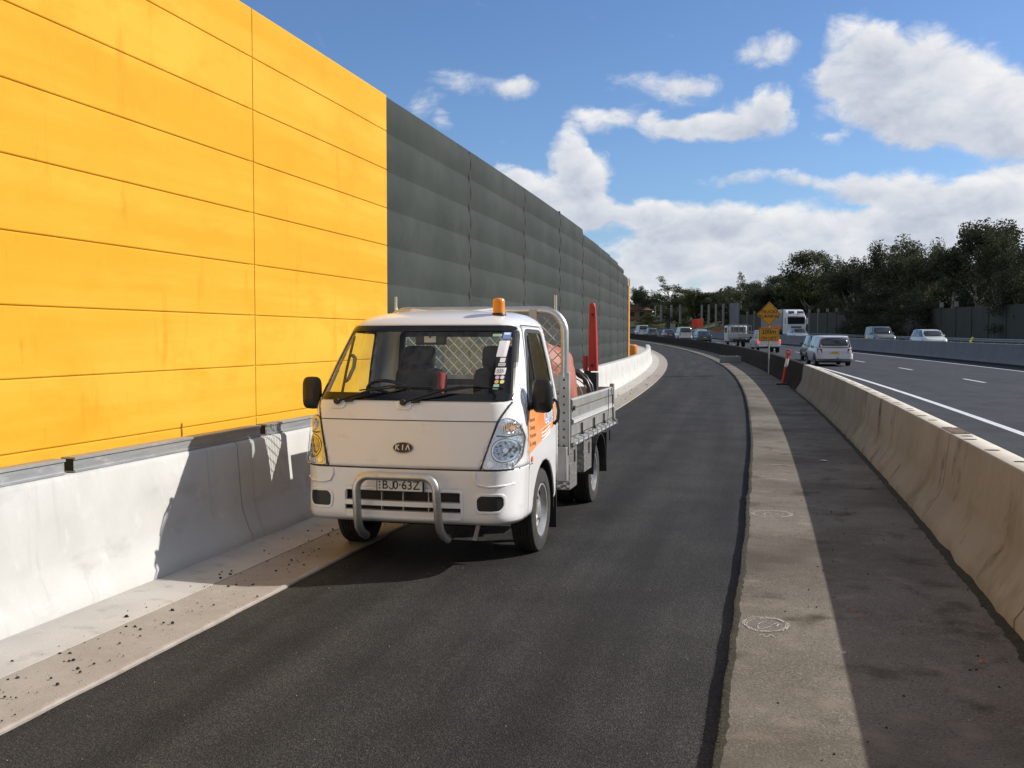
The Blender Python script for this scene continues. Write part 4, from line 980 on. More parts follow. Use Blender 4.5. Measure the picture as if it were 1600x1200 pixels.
# ---- wheels
def wheel(parent, x, y, r, w, sg, rim_r, name='wheel', holes=10, detail=True, m_rim=None):
    R = empty(name, (x, y, r)); R.parent = parent; h = w / 2
    pr = [(rim_r, -h * .86), (rim_r + .02, -h), (r * .90, -h), (r * .97, -h * .90), (r, -h * .68)]
    if detail: 
        for k_ in (-.42, -.14, .14, .42): pr += [(r, h * (k_ - .07)), (r - .009, h * (k_ - .05)), (r - .009, h * (k_ + .05)), (r, h * (k_ + .07))]
    pr += [(r, h * .68), (r * .97, h * .90), (r * .90, h), (rim_r + .02, h), (rim_r, h * .86), (rim_r - .012, h * .3), (rim_r - .012, -h * .3), (rim_r, -h * .86)]
    MB().lathe(pr, 40 if detail else 18, 'x', cap=False).build('tyre', M_rub, R, smooth=True, angle=30)
    dz = sg
    dish = [(rim_r + .008, h * .90), (rim_r + .004, h * .95), (rim_r - .008, h * .93), (rim_r - .022, h * .60), (rim_r - .026, h * .18), (rim_r * .84, h * .16), (rim_r * .66, h * .50), (rim_r * .46, h * .46), (rim_r * .38, h * .30), (rim_r * .34, h * .70), (rim_r * .20, h * .80), (0, h * .80)]
    MB().lathe([(a, c * dz) for a, c in dish], 32 if detail else 16, 'x', cap=False).build('rim', m_rim or M_rim, R, smooth=True, angle=50)
    if detail:
        b = MB()
        for k_ in range(holes):
            a = 2 * PI * k_ / holes; b.lathe([(.0, -dz * .02), (rim_r * .125, -dz * .02), (rim_r * .125, dz * .008), (0, dz * .008)], 10, 'x', (dz * (h * .36), rim_r * .755 * math.cos(a), rim_r * .755 * math.sin(a)))
        pieces(b, 'rim_hole', M_black, R)
        b = MB()
        for k_ in range(5):
            a = 2 * PI * k_ / 5 + .3; b.lathe([(.012, 0), (.012, dz * .016), (0, dz * .018)], 8, 'x', (dz * (h * .44), rim_r * .47 * math.cos(a), rim_r * .47 * math.sin(a)))
        pieces(b, 'wheel_nut', M_trim, R)
    return R
wl = {}
for sg in (1, -1):
    wheel(T, sg * .745, 0, .332, .19, sg, .205)
    wheel(T, sg * .72, 2.55, .315, .20, sg, .19); 
    if True: wheel(T, sg * .50, 2.55, .315, .19, sg, .19, detail=False)
b = MB(); b.box((.30, 1.4, .52), (.08, 3.9, .12)); b.box((-.30, 1.4, .52), (.08, 3.9, .12)); b.box((0, 2.55, .32), (1.3, .14, .12)); b.box((0, 0, .30), (1.3, .10, .09)); b.box((0, -.35, .36), (1.1, .6, .14)); b.box((0, .5, .40), (.8, 1.2, .25)); b.box((0, 2.0, .62), (1.0, 2.6, .06))
b.build('chassis', M_under, T, bevel=.01)
# ---- headboard
HB = empty('headboard', (0, .86, 0)); HB.parent = T
cor = .20; xo, zo = .845, 1.945
pts = [(-xo, 1.36)] + [(-xo, 1.6)] + [( -xo + cor - cor * math.cos(math.radians(a)), zo - cor + cor * math.sin(math.radians(a))) for a in range(0, 91, 11)] + [(xo - cor + cor * math.sin(math.radians(a)), zo - cor + cor * math.cos(math.radians(a))) for a in range(0, 91, 11)] + [(xo, 1.6), (xo, 1.36)]
MB().tube([(x, 0, z) for x, z in pts], .036, 14).build('hoop', M_alu, HB, smooth=True)
b = MB(); 
for sg in (1, -1): b.box((sg * .845, 0, 1.04), (.095, .06, .72))
pieces(b, 'upright', M_alu2, HB, bevel=.006)
b = MB()
for sg in (1, -1):
    for k_ in range(9): b.lathe([(.0, -.0), (.0095, 0), (.0095, .002), (0, .002)], 8, 'y', (sg * .845, -.0325, .76 + .072 * k_))
b.build('peg_holes', M_black, HB)
for sg in (-1, 1): MB().tube([(sg * .76, 0, zo), (sg * .76, 0, zo + .13)], .013, 8).build('rack_peg', M_alu, HB)
b = MB(); b.box((0, .0, 1.345), (1.60, .03, .055)); b.box((-.33, -.03, 1.905), (.05, .02, .09)); b.box((.56, -.03, 1.905), (.07, .02, .09)); pieces(b, 'cross_rail', M_alu2, HB)
b = MB()
# diamond mesh
zl, zh, xl, pit_ = 1.36, 1.97, .82, .098
def clipseg(x0, z0, dx):
    P = []
    for t in [i / 40 for i in range(41)]:
        z = zl + (zh - zl) * t; x = x0 + dx * (z - zl)
        lim = xl if z < zo - cor else (xo - cor + math.sqrt(max(0, cor ** 2 - (z - (zo - cor)) ** 2)) - .02)
        if abs(x) < lim: P.append((x, z))
    return P
for k_ in range(-26, 27):
    for dx, yy in ((1.0, .004), (-1.0, -.004)):
        P = clipseg(k_ * pit_, zl, dx)
        if len(P) > 1: b.tube([(P[0][0], yy, P[0][1]), (P[-1][0], yy, P[-1][1])], .0048, 4, cap=False)
b.build('wire_mesh', M_alu, HB)
b = MB()
for k_ in range(8):
    z = .80 + .062 * k_; b.grid(lambda i, j: Vector((-.80 + 1.6 * i, (.012, -.018, -.018, .012)[j], z + (0, .006, .034, .042)[j])), 2, 4)
b.box((0, .02, 1.05), (1.62, .006, .56)); b.build('louvre_panel', M_alu2, HB)
b = MB(); b.box((0, .0, 1.31), (1.60, .02, .09)); b.build('top_plate', M_alu2, HB)
# ---- tray
TR = empty('tray', (0, .9, 0)); TR.parent = T; y0, y1 = .04, 2.38; xt = .90
b = MB(); b.box((0, (y0 + y1) / 2, .795), (1.78, y1 - y0, .05)); b.build('tray_floor', M_alu2, TR)
def side_board(sg):
    prof = [(0, .83), (.012, .832), (.012, .93), (.030, .945), (.030, .975), (.012, .99), (.012, 1.07), (.022, 1.085), (.022, 1.15), (.006, 1.165), (-.012, 1.165), (-.012, .83)]
    b = MB(); b.prism(prof, y1 - y0 - .02, lambda u, v, w: Vector((sg * (xt - .022 + u), y0 + .01 + w, v))); o = b.build('drop_side', M_alu2, TR)
    b = MB(); b.box((sg * (xt + .0095), (y0 + y1) / 2, .96), (.003, y1 - y0 - .04, .028)); b.build('bright_rib', M_alub, o)
    b = MB(); b.tube([(sg * (xt + .018), y0 - .0, .765), (sg * (xt + .018), y1, .765)], .017, 8); b.build('rope_rail', M_alu, TR, smooth=True)
    b = MB()
    for k_ in range(10): y = y0 + .12 + k_ * .25; b.tube([(sg * (xt - .01), y, .82), (sg * (xt + .038), y, .80), (sg * (xt + .040), y, .755), (sg * (xt), y, .74)], .007, 5)
    pieces(b, 'rail_hook', M_alu, TR)
    b = MB()
    for y in (.50, 1.15, 1.75): b.box((sg * (xt + .003), y, .87), (.014, .022, .10)); b.box((sg * (xt + .01), y, .825), (.02, .06, .02))
    b.box((sg * (xt + .006), y0 + .06, 1.08), (.014, .05, .04)); pieces(b, 'side_latch', M_trim, o)
    b = MB(); b.tube([(sg * (xt + .008), 2.0, 1.16), (sg * (xt + .014), 1.97, .95), (sg * (xt + .02), 1.88, .79)], .004, 5); b.tube([(sg * (xt + .008), 2.22, 1.16), (sg * (xt + .015), 2.26, .95), (sg * (xt + .02), 2.32, .79)], .004, 5)
    pieces(b, 'tie_strap', M_trim, TR)
side_board(1); side_board(-1)
b = MB(); b.box((0, y1 + .01, 1.0), (1.78, .03, .33)); b.build('tail_board', M_alu2, TR, bevel=.004)
b = MB(); 
for sg in (1, -1): b.box((sg * (xt - .015), y1 + .01, .98), (.05, .05, .44)); b.box((sg * (xt - .0), y1 + .04, .86), (.03, .05, .16))
pieces(b, 'corner_post', M_alu2, TR, bevel=.004)
# checker plate boxes hung below
M_chk = mat('checker_plate', (.60, .595, .57), .36, .85, var=(.42, .41, .38), vscale=10, vstretch=(1, 1, 6), bump=.006, bscale=38, bdetail=0)
for sg in (1, -1):
    for (ya, yb, za, zb, nm) in ((.00, .34, .36, .745, 'side_locker'), (.70, 1.10, .43, .745, 'side_locker'), (2.02, 2.36, .46, .745, 'side_locker')):
        b = MB(); b.box((sg * (xt - .115), (ya + yb) / 2, (za + zb) / 2), (.20 if ya < 1.5 else .05, yb - ya, zb - za)); o = b.build(nm, M_chk, TR, bevel=.004)
        MB().box((sg * (xt - .012), (ya + yb) / 2 + .04, zb - .10), (.012, .03, .11)).build('locker_latch', M_plast, o)
    b = MB(); b.grid(lambda i, j: Vector((sg * (.52 + .36 * j), 1.65 + .40 * math.cos(PI * i / 14), .34 + .38 * math.sin(PI * i / 14))), 15, 2); b.build('rear_guard', M_trim, TR, solid=.01)
    b = MB(); b.box((sg * .70, 2.07, .48), (.36, .012, .42)); b.build('rear_flap', M_trim, TR)
b = MB(); b.box((.70, -.07, .60), (.36, .10, .30)); b.box((-.70, -.07, .60), (.36, .10, .30)); pieces(b, 'battery_box', M_alu2, TR, bevel=.006)
# ---- crane on the tray
CR = empty('crane', (.80, 2.55, .82)); CR.parent = T
b = MB(); b.box((0, 0, .25), (.10, .12, .55)); b.box((-.06, 0, .52), (.06, .10, .05)); b.build('crane_post', M_trim, CR, bevel=.006)
b = MB(); b.prism([(-.044, .54), (.050, .54), (.040, .90), (.022, 1.20), (.014, 1.24), (-.030, 1.24), (-.036, 1.20), (-.044, .90)], .09, lambda u, v, w: Vector((u, w - .045, v)))
b.build('crane_arm', M_crane, CR, bevel=.006)
b = MB(); b.box((-.082, 0, .62), (.04, .08, .16)); b.box((.036, -.052, .88), (.012, .02, .64), (0, -.025, 0)); pieces(b, 'crane_ram', M_crane, CR, bevel=.004)
b = MB(); 
for z in (.60, 1.12): b.lathe([(.0, 0), (.014, 0), (.014, .012), (0, .012)], 8, 'y', (-.0, -.058, z))
pieces(b, 'crane_pin', M_trim, CR)
# ================================================================= load on the tray
def blob(cx, cy, cz, sx, sy, sz, p=3.2, amp=.04, fr=5, seed=0, nu=40, nv=24, taper=.25, rot=0):
    b = MB()
    def g(i, j):
        a = 2 * PI * i / nu; e = -PI / 2 + PI * j / (nv - 1)
        def sp(v): return (abs(v) ** (2 / p)) * (1 if v >= 0 else -1)
        x, y, z = sp(math.cos(e)) * sp(math.cos(a)), sp(math.cos(e)) * sp(math.sin(a)), sp(math.sin(e))
        t = 1 - taper * (z + 1) / 2; v = Vector((x * sx * t, y * sy * t, z * sz))
        n = mnoise.noise(v * fr + Vector((seed, 0, 0))) + .6 * abs(mnoise.noise(v * fr * 2.3 + Vector((0, seed, 3))))
        v *= 1 + amp * n / max(sx, .2) * .5
        if rot: v.rotate(Euler((0, 0, rot)))
        return v + Vector((cx, cy, cz))
    b.grid(g, nu, nv, wrapu=True); return b
tx, ty = -2.68, 8.0
o = blob(tx + .40, ty + 1.52, 1.235, +.42, .50, .42, amp=.09, fr=3.2, seed=2, nu=72, nv=44, taper=.16).build('covered_load', M_tarp, smooth='all'); tag(o, 'load wrapped in faded orange tarpaulin on the truck tray behind the headboard', 'covered load')
b = MB()
for k_ in range(5):
    r = .26 - .012 * (k_ % 3); yy = ty + 2.18 + .045 * k_
    b.tube([(tx + .56 + r * math.cos(2 * PI * i / 32) + .01 * math.sin(3 * i + k_), yy + .02 * math.sin(2 * PI * i / 32), .825 + .30 + r * math.sin(2 * PI * i / 32)) for i in range(32)], .020, 8, closed=True)
o = b.build('hose_coil', mat('hose_rubber', (.03, .03, .032), .35), smooth='all'); tag(o, 'upright coil of black hose on the truck tray beside the red crane', 'hose coil')
b = MB()
for k_ in range(2):
    r = .20; b.tube([(tx + .56 + r * math.cos(2 * PI * i / 32), ty + 2.10 + .3 * k_, 1.10 + r * math.sin(2 * PI * i / 32)) for i in range(32)], .007, 6, closed=True)
b.build('hose_band', M_alu2, o)
# ================================================================= BOLLARD, SIGNS
M_redp = mat('safety_red', (.62, .05, .035), .5, var=(.5, .045, .035), vscale=8)
BL = empty('bollard', W(36.2, 1.16, .05), 0); 
tilt = Matrix.Rotation(.17, 4, 'Y')
def tl(b): b.v = [tuple(tilt @ Vector(p)) for p in b.v]; return b
MB().box((0, 0, .03), (.42, .42, .06)).build('base', M_plast, BL, bevel=.02)
tl(MB().lathe([(.055, .05), (.052, .60), (.050, .98), (.046, 1.02), (0, 1.03)], 14)).build('tube', M_redp, BL, smooth=True)
tl(MB().lathe([(.056, .62), (.054, .90)], 14)).build('reflective_band', mat('reflective_white', (.75, .74, .72), .4), BL, smooth=True)
b = MB(); b.tube([(-.08, 0, 1.10), (-.075, 0, 1.16), (0, 0, 1.19), (.075, 0, 1.16), (.08, 0, 1.10), (.055, 0, 1.03), (-.055, 0, 1.03), (-.08, 0, 1.10)], .022, 8); b.tube([(0, 0, 1.0), (0, 0, 1.1)], .04, 8); tl(b).build('handle', M_redp, BL, smooth=True)
tag(BL, 'red leaning bollard with a white band beside the dark barrier', 'bollard')
M_sy = mat('sign_yellow', (.60, .28, .015), .55)
SG = empty('warning_sign', W(45.5, 1.26, -.32), math.radians(-10))
b = MB(); b.box((0, 0, 1.55), (.05, .05, 3.1)); b.build('post', M_steel, SG)
def plate(poly, z, name, m, y=-.035, t=.02): return MB().prism(poly, t, lambda u, v, w: Vector((u, y - w, z + v))).build(name, m, SG)
p1 = plate([(0, -.52), (.52, 0), (0, .52), (-.52, 0)], 2.93, 'diamond_plate', M_sy)
b = MB(); 
L4 = [(0, -.49), (.49, 0), (0, .49), (-.49, 0)]; L5 = [(0, -.465), (.465, 0), (0, .465), (-.465, 0)]
b.grid(lambda i, j: Vector(((L4, L5)[j][i][0], -.0565, 2.93 + (L4, L5)[j][i][1])), 4, 2, wrapu=True)
add_text(b, 'TRUCKS', .19, lambda x, y, w: Vector((x, -.0565, 3.02 + y)), bold=.004); add_text(b, 'TURNING', .19, lambda x, y, w: Vector((x, -.0565, 2.83 + y)), bold=.004)
b.build('sign_letters', M_blk, p1)
p2 = plate([(-.42, -.29), (.42, -.29), (.42, .29), (-.42, .29)], 2.06, 'distance_plate', M_sy)
b = MB(); add_text(b, '200m', .27, lambda x, y, w: Vector((x, -.0565, 2.17 + y)), bold=.004); add_text(b, 'ON LEFT', .17, lambda x, y, w: Vector((x, -.0565, 1.90 + y)), bold=.003)
P_ = [(-.40, -.27), (.40, -.27), (.40, .27), (-.40, .27)]; Q_ = [(x * .96, z * .95) for x, z in P_]
b.grid(lambda i, j: Vector(((P_, Q_)[j][i][0], -.0565, 2.06 + (P_, Q_)[j][i][1])), 4, 2, wrapu=True)
b.build('sign_letters', M_blk, p2)
tag(SG, 'yellow diamond road sign reading TRUCKS TURNING over a 200m ON LEFT plate', 'road sign')
# orange end marker behind the tip of the left barrier
OB = empty('crash_barrel', W(58, -5.15, .03)); M_ob = mat('orange_plastic', (.75, .25, .03), .45)
MB().lathe([(.28, 0), (.30, .1), (.30, .5), (.26, .56), (.29, .62), (.28, 1.05), (.22, 1.12), (0, 1.13)], 20).build('drum', M_ob, OB, smooth=True)
MB().lathe([(.303, .2), (.303, .42)], 20).build('white_band', M_white, OB); MB().lathe([(.36, 0), (.36, .06), (.28, .08)], 20).build('foot_ring', M_black, OB)
tag(OB, 'orange drum standing beyond the end of the noise wall by the left barrier', 'barrel')
# roadwork signs and a grey sign in the distance
def road_board(s, o, z, w, h, m, label, posts=2, name='road_sign', cat='road sign', grp=None, base=1.0):
    R = empty(name, W(s, o, z), head(s)); MB().box((0, 0, base + h / 2), (w, .05, h)).build('board', m, R, bevel=.02)
    b = MB()
    for sx in ((-w * .3, w * .3) if posts == 2 else (0,)): b.box((sx, .05, (base + h) / 2), (.08, .08, base + h))
    pieces(b, 'post', M_steel, R); tag(R, label, cat, grp); return R
M_or = mat('roadwork_red', (.80, .07, .045), .6, emit=None); M_or2 = mat('roadwork_orange', (.82, .12, .05), .6)
road_board(178, 14.1, .3, 1.0, 1.4, M_or, 'left of the two red roadwork boards above the queue of cars', base=1.5); road_board(179, 15.3, .3, 1.0, 1.5, M_or2, 'right of the two red roadwork boards above the queue of cars', base=1.5)
road_board(196, 14.6, .3, 1.0, 1.4, M_post, 'grey blank sign back standing left of the white wagon', base=.7, posts=1)
# earth mound
b = blob(0, 0, 0, 2.6, 2.0, 1.0, p=2.2, amp=.6, fr=.9, seed=5, nu=40, nv=20, taper=.4); o = b.build('earth_mound', mat('red_earth', (.22, .095, .05), 1, var=(.15, .07, .04), vscale=1.5, bump=.05, bscale=5), smooth='all', loc=W(193, 23, .9)); tag(o, 'low mound of reddish earth beyond the queue of cars', 'earth mound')
# red tiled house roofs on the bank
def house(s, o, z, label, rz):
    R = empty('house', W(s, o, z), rz); M_rf = mat('roof_tiles', (.16, .075, .065), .9, var=(.12, .06, .05), vscale=3); M_hw = mat('house_brick', (.22, .14, .10), .9, var=(.17, .11, .08), vscale=3)
    MB().box((0, 0, 1.2), (11, 7, 2.6)).build('wall', M_hw, R)
    b = MB(); b.add([(-6, -4, 2.5), (6, -4, 2.5), (6, 4, 2.5), (-6, 4, 2.5), (-3.2, 0, 4.2), (3.2, 0, 4.2)], [(0, 1, 5, 4), (1, 2, 5), (2, 3, 4, 5), (3, 0, 4), (3, 2, 1, 0)]); b.build('roof', M_rf, R)
    for x in (-3, 0, 3): MB().box((x, -3.52, 1.4), (1.5, .08, 1.1)).build('window', M_black, R)
    tag(R, label, 'house')
house(278, 30, 3.4, 'brick house with a dull red roof on the bank beyond the road', .5)
# ================================================================= TRAFFIC
def paint(name, c, **k): return mat(name, c, .3, coat=.5, **k)
M_silver = paint('silver_paint', (.50, .53, .57)); M_wh = paint('car_white', (.60, .62, .65)); M_dk = paint('dark_car_paint', (.03, .034, .04)); M_navy = paint('navy_paint', (.03, .04, .10)); M_teal = paint('dark_teal_paint', (.03, .055, .065)); M_grey = paint('grey_paint', (.16, .17, .18)); M_lav = paint('pale_silver', (.56, .58, .63))
M_cg = mat('car_window', (.02, .026, .032), .06, spec=.8)
M_tl = mat('tail_lamp', (.22, .02, .02), .25, coat=.5); M_tlon = mat('brake_lamp_lit', (.6, .03, .02), .3, emit=((1, .05, .03), 1.3)); M_hlc = mat('head_lamp_clear', (.62, .66, .70), .12, .6)
M_ypl = mat('yellow_plate', (.66, .50, .06), .5)
def car(label, s, o, z, dims, col, flip=False, lit=False, plate='y', group=None, cat='car', yaw=0, kind='wagon', big=False):
    """dims: L length, Wd width, H height, belt height; kind shapes the glasshouse"""
    L, Wd, H, belt = dims; w = Wd / 2
    R = empty('car' if cat == 'car' else cat.replace(' ', '_'), W(s, o, z), head(s) + (PI if flip else 0) + yaw)
    yr, yf = -L / 2, L / 2; gc = .19
    # lower body: sections (y, halfwidth, bottom, top)
    hood = belt - .06
    secs = [(yr, w * .80, .42, belt - .22), (yr + .03, w * .90, .34, belt - .10), (yr + .12, w * .97, .26, belt - .015), (yr + .6, w, gc, belt), (yr + 1.3, w, gc, belt), (0, w, gc, belt), (yf - 1.5, w, gc, belt - .01), (yf - 1.0, w * .99, gc, hood), (yf - .35, w * .95, .22, hood - .10), (yf - .08, w * .86, .26, hood - .20), (yf, w * .76, .34, hood - .30)]
    if kind == 'sedan': secs[1] = (yr + .03, w * .9, .32, belt + .0); secs[2] = (yr + .12, w * .97, .26, belt + .04); secs[3] = (yr + .6, w, gc, belt + .05)
    b = MB(); prof = lambda hw, zb, zt: [(0, zb), (hw * .86, zb), (hw * .97, zb + .07), (hw, zb + (zt - zb) * .45), (hw * .985, zt - .09), (hw * .93, zt - .015), (hw * .80, zt + .012), (0, zt + .02)]
    full = []
    for (y, hw, zb, zt) in secs:
        p = prof(hw, zb, zt); full.append([(x, y, zz) for x, zz in p] + [(-x, y, zz) for x, zz in p[-2:0:-1]])
    k = len(full[0]); b.grid(lambda i, j: full[j][i], k, len(full), wrapu=True); b.add(full[0], [tuple(range(k))]); b.add(full[-1], [tuple(range(k))])
    body = b.build('body', col, R, smooth=True, angle=50)
    # glasshouse stations : (y, half width at belt, half width at roof, roof z, is_pillar)
    zr_ = H
    if kind == 'wagon': st = [(yr + .05, .86, 0, belt), (yr + .28, .93, .76, zr_ - .06), (yr + .50, .95, .80, zr_ - .01), (yr + .62, .95, .80, zr_), (yr + 1.55, .96, .81, zr_ + .01), (yr + 1.64, .96, .81, zr_ + .01), (yr + 2.55, .96, .80, zr_), (yr + 2.63, .96, .79, zr_ - .01), (yf - 1.72, .94, .74, zr_ - .06), (yf - .98, .90, 0, hood)]
    elif kind == 'sedan': st = [(yr + .42, .86, 0, belt + .03), (yr + 1.05, .93, .72, zr_ - .05), (yr + 1.22, .95, .76, zr_ - .01), (yr + 1.30, .95, .76, zr_), (yr + 1.95, .96, .78, zr_ + .01), (yr + 2.03, .96, .78, zr_ + .01), (yr + 2.75, .95, .77, zr_), (yr + 2.82, .95, .77, zr_ - .01), (yf - 1.75, .93, .72, zr_ - .06), (yf - 1.0, .88, 0, hood)]
    elif kind == 'hatch': st = [(yr + .06, .86, 0, belt), (yr + .38, .92, .74, zr_ - .06), (yr + .60, .95, .78, zr_ - .01), (yr + .72, .95, .78, zr_), (yr + 1.35, .96, .80, zr_ + .01), (yr + 1.43, .96, .80, zr_ + .01), (yr + 2.15, .96, .79, zr_), (yr + 2.22, .95, .78, zr_ - .01), (yf - 1.60, .94, .74, zr_ - .06), (yf - .92, .88, 0, hood)]
    else: # four wheel drive / van like
        st = [(yr + .02, .90, 0, belt), (yr + .14, .94, .80, zr_ - .05), (yr + .30, .95, .84, zr_ - .01), (yr + .42, .95, .84, zr_), (yr + 1.50, .96, .85, zr_ + .01), (yr + 1.60, .96, .85, zr_ + .01), (yr + 2.45, .96, .84, zr_), (yr + 2.54, .96, .84, zr_ - .01), (yf - 1.80, .95, .80, zr_ - .06), (yf - 1.25, .90, 0, hood)]
    def rail(i, sg):
        y, a, c, zt = st[i]; zb = belt if 0 < i < len(st) - 1 else zt
        return Vector((sg * w * a, y, zb - .01)), Vector((sg * w * (c if c else a * .93), y, zt - .035 if c else zt))
    RF = MB(); n = len(st)
    ins = [i for i in range(1, n - 1)]
    RF.grid(lambda i, j: Vector((w * st[ins[j]][2] * (-1, -.95, -.6, 0, .6, .95, 1)[i], st[ins[j]][0], st[ins[j]][3] - (.035, .012, 0, 0, 0, .012, .035)[i])), 7, len(ins))
    pil = RF
    for sg in (1, -1):
        sw_ = MB()
        for i in range(1, n - 2):
            (b0, t0), (b1, t1) = rail(i, sg), rail(i + 1, sg)
            if i in (2, 4, 6) or (i == 1): pil.quad(b0, b1, t1, t0)
            else: sw_.quad(b0, b1, t1, t0)
        # rear quarter and front quarter triangles
        b0 = rail(0, sg)[0]; b1, t1 = rail(1, sg); pil.quad(b0, b1, t1, b0.lerp(t1, .04))
        bn = rail(n - 1, sg)[0]; b1, t1 = rail(n - 2, sg); sw_.quad(b1, bn, bn.lerp(t1, .04), t1)
        sw_.build('side_window', M_cg, R)
        # window frame pillars
    pil.build('roof', col, R, smooth=True, angle=40)
    for (i0, i1, nm) in ((0, 1, 'rear_window'), (n - 1, n - 2, 'windscreen')):
        y0, a0, _, z0 = st[i0]; y1, a1, c1, z1 = st[i1]; q = MB()
        A = [Vector((t * w * a0 * .90, y0, z0 + .015)) for t in (-1, -.5, 0, .5, 1)]; B = [Vector((t * w * c1, y1, z1 - (.035 if abs(t) > .9 else .0))) for t in (-1, -.5, 0, .5, 1)]
        sgn_ = -1 if i0 == 0 else 1
        for q_ in (A, B):
            for t_, p in zip((-1, -.5, 0, .5, 1), q_): p.y += sgn_ * .06 * (1 - t_ * t_)
        fr = MB(); fr.grid(lambda i, j: (A, B)[j][i], 5, 2); fro = fr.build(nm + '_frame', col, R, smooth='all')
        nr = Vector((0, sgn_, .5)).normalized() * .012
        def gl(i, j):
            t = .08 + .82 * j / 3; u = i / 8 * 4; i_ = min(int(u), 3); a = A[i_].lerp(A[i_ + 1], u - i_); c = B[i_].lerp(B[i_ + 1], u - i_); p = a.lerp(c, t); p.x *= 1.0 * (1 - .10 * abs(2 * j / 3 - 1) ** 2); return p + nr
        q.grid(gl, 9, 4); q.build(nm, M_cg, R, smooth='all', solid=.006)
    # pillars over the side glass
    b = MB()
    for sg in (1, -1):
        for i in (n - 2,):
            bb_, tt = rail(n - 1, sg)[0], rail(n - 2, sg)[1]; b.tube([bb_, tt], .032, 6)
    pieces(b, 'pillar', col, R)
    # lamps, bumpers, plate
    def lampbox(y, x0, x1, z0, z1, m, nm, sy):
        for sg in (1, -1):
            q = MB(); q.prism(round_poly([(x0, z0), (x1, z0), (x1 * .98, z1), (x0, z1 - .01)], .02, 2), .05, lambda u, v, ww: Vector((sg * u, y + sy * (ww - .03) - sy * .10 * max(0, (u - x0) / (x1 - x0)) ** 2 * 1.0, v))); q.build(nm, m, R)
    tm = M_tlon if lit else M_tl
    if kind == '4wd': lampbox(yr - .0, w * .78, w * .95, belt - .42, belt - .08, tm, 'tail_light', -1)
    else: lampbox(yr + .01, w * .70, w * .96, belt - .30, belt - .07, tm, 'tail_light', -1)
    lampbox(yf - .06, w * .50, w * .88, hood - .34, hood - .20, M_hlc, 'headlight', 1)
    b = MB(); b.grid(lambda i, j: Vector((w * (-1.0 + 2 * i / 10), yr + .16 * abs(-1 + 2 * i / 10) ** 4 - (.0, .06, .07, .02)[j], (.60, .57, .36, .30)[j])), 11, 4); b.build('bumper', col if not big else M_lav, R, smooth=True, solid=.02)
    b = MB(); b.box((0, yf - .02, .46), (w * 1.2, .10, .16)); b.build('grille', M_plast, R, bevel=.02)
    b = MB(); b.box((0, 0, .24), (w * 1.7, L * .86, .16)); b.build('underbody', M_black, R)
    if plate: 
        po = MB().box((0, yr - .035, belt - .28), (.37, .015, .11)).build('number_plate', M_ypl if plate == 'y' else M_plate_w, R)
        if big:
            t = MB(); add_text(t, 'UVJ\u00b7782', .085, lambda x, y, ww: Vector((x, yr - .0435, belt - .28 + y))); t.build('plate_letters', M_blk, po)
    wr = .31 if kind != '4wd' else .36
    for sg in (1, -1):
        for y in (yr + .78, yf - .82): wheel(R, sg * (w - .11), y, wr, .19, sg, wr * .60, detail=False)
        b = MB(); b.box((sg * (w + .08), yf - 1.72, belt + .05), (.17, .09, .12)); b.build('mirror', col, R, bevel=.02)
        for y in (yr + .78, yf - .82):
            b = MB(); b.grid(lambda i, j: Vector((sg * (w * 1.002 - .0 - .25 * j), y + (wr + .055) * math.cos(PI * i / 12), .0 + wr + (wr + .055) * math.sin(PI * i / 12) - .04)), 13, 2)
            q = MB(); q.prism([(y + (wr + .05) * math.cos(PI * i / 12), wr - .03 + (wr + .05) * math.sin(PI * i / 12)) for i in range(13)], .02, lambda u, v, ww: Vector((sg * (w * .99 + ww * .6), u, v))); q.build('wheel_arch', M_black, R)
    if big:
        b = MB(); b.tube([(.12, yr - .05, .40), (.12, yr - .18, .38)], .02, 6); b.lathe([(0, -.03), (.03, 0), (0, .03)], 8, 'z', (.12, yr - .19, .41)); b.box((0, yr - .03, .36), (.5, .05, .05)); b.build('tow_bar', M_plast, R)
        b = MB(); b.tube([(.0, yr + .0, belt + .06), (.28, yr + .05, belt + .12)], .008, 5); b.build('wiper', M_plast, R)
    tag(R, label, cat, group); return R
ZM, ZO = .20, .55
ln1 = 'queue of traffic heading away on the motorway'; ln2 = 'oncoming traffic on the far carriageway'
car('pale silver station wagon seen from behind, yellow plate, nearest in the motorway lane', 53.5, 4.72, ZM, (4.25, 1.70, 1.46, .92), M_lav, group=ln1, big=True, yaw=.02)
car('dark sedan mostly hidden in front of the pale silver station wagon', 62.5, 5.55, ZM, (4.5, 1.74, 1.44, .92), M_dk, group=ln1, kind='sedan')
car('white oncoming sedan beyond the median barrier, right of the dark four wheel drive', 83.2, 17.2, ZO, (4.5, 1.74, 1.44, .92), M_wh, flip=True, group=ln2, kind='hatch', plate='w')
car('silver and dark oncoming four wheel drive beyond the median barrier', 96.5, 17.0, ZO, (4.5, 1.80, 1.68, 1.02), M_grey, flip=True, group=ln2, kind='4wd', plate='w')
car('white oncoming car directly in front of the white semi truck', 126.5, 16.3, ZO, (4.5, 1.74, 1.46, .92), M_wh, flip=True, group=ln2, kind='sedan', plate='w')
car('white four wheel drive wagon in the queue under the red boards', 148, 5.9, ZM, (4.7, 1.84, 1.82, 1.05), M_wh, group=ln1, kind='4wd')
car('white sedan behind the dark teal one, under the red boards', 152, 9.2, ZM, (4.5, 1.74, 1.45, .92), M_wh, group=ln1, kind='sedan')
car('dark teal sedan in front of the white sedan in the queue', 131, 5.6, ZM, (4.5, 1.74, 1.45, .92), M_teal, group=ln1, kind='sedan')
car('navy sedan with lit red tail lamps in the queue', 158, 5.5, ZM, (4.5, 1.74, 1.45, .92), M_navy, group=ln1, kind='sedan', lit=True)
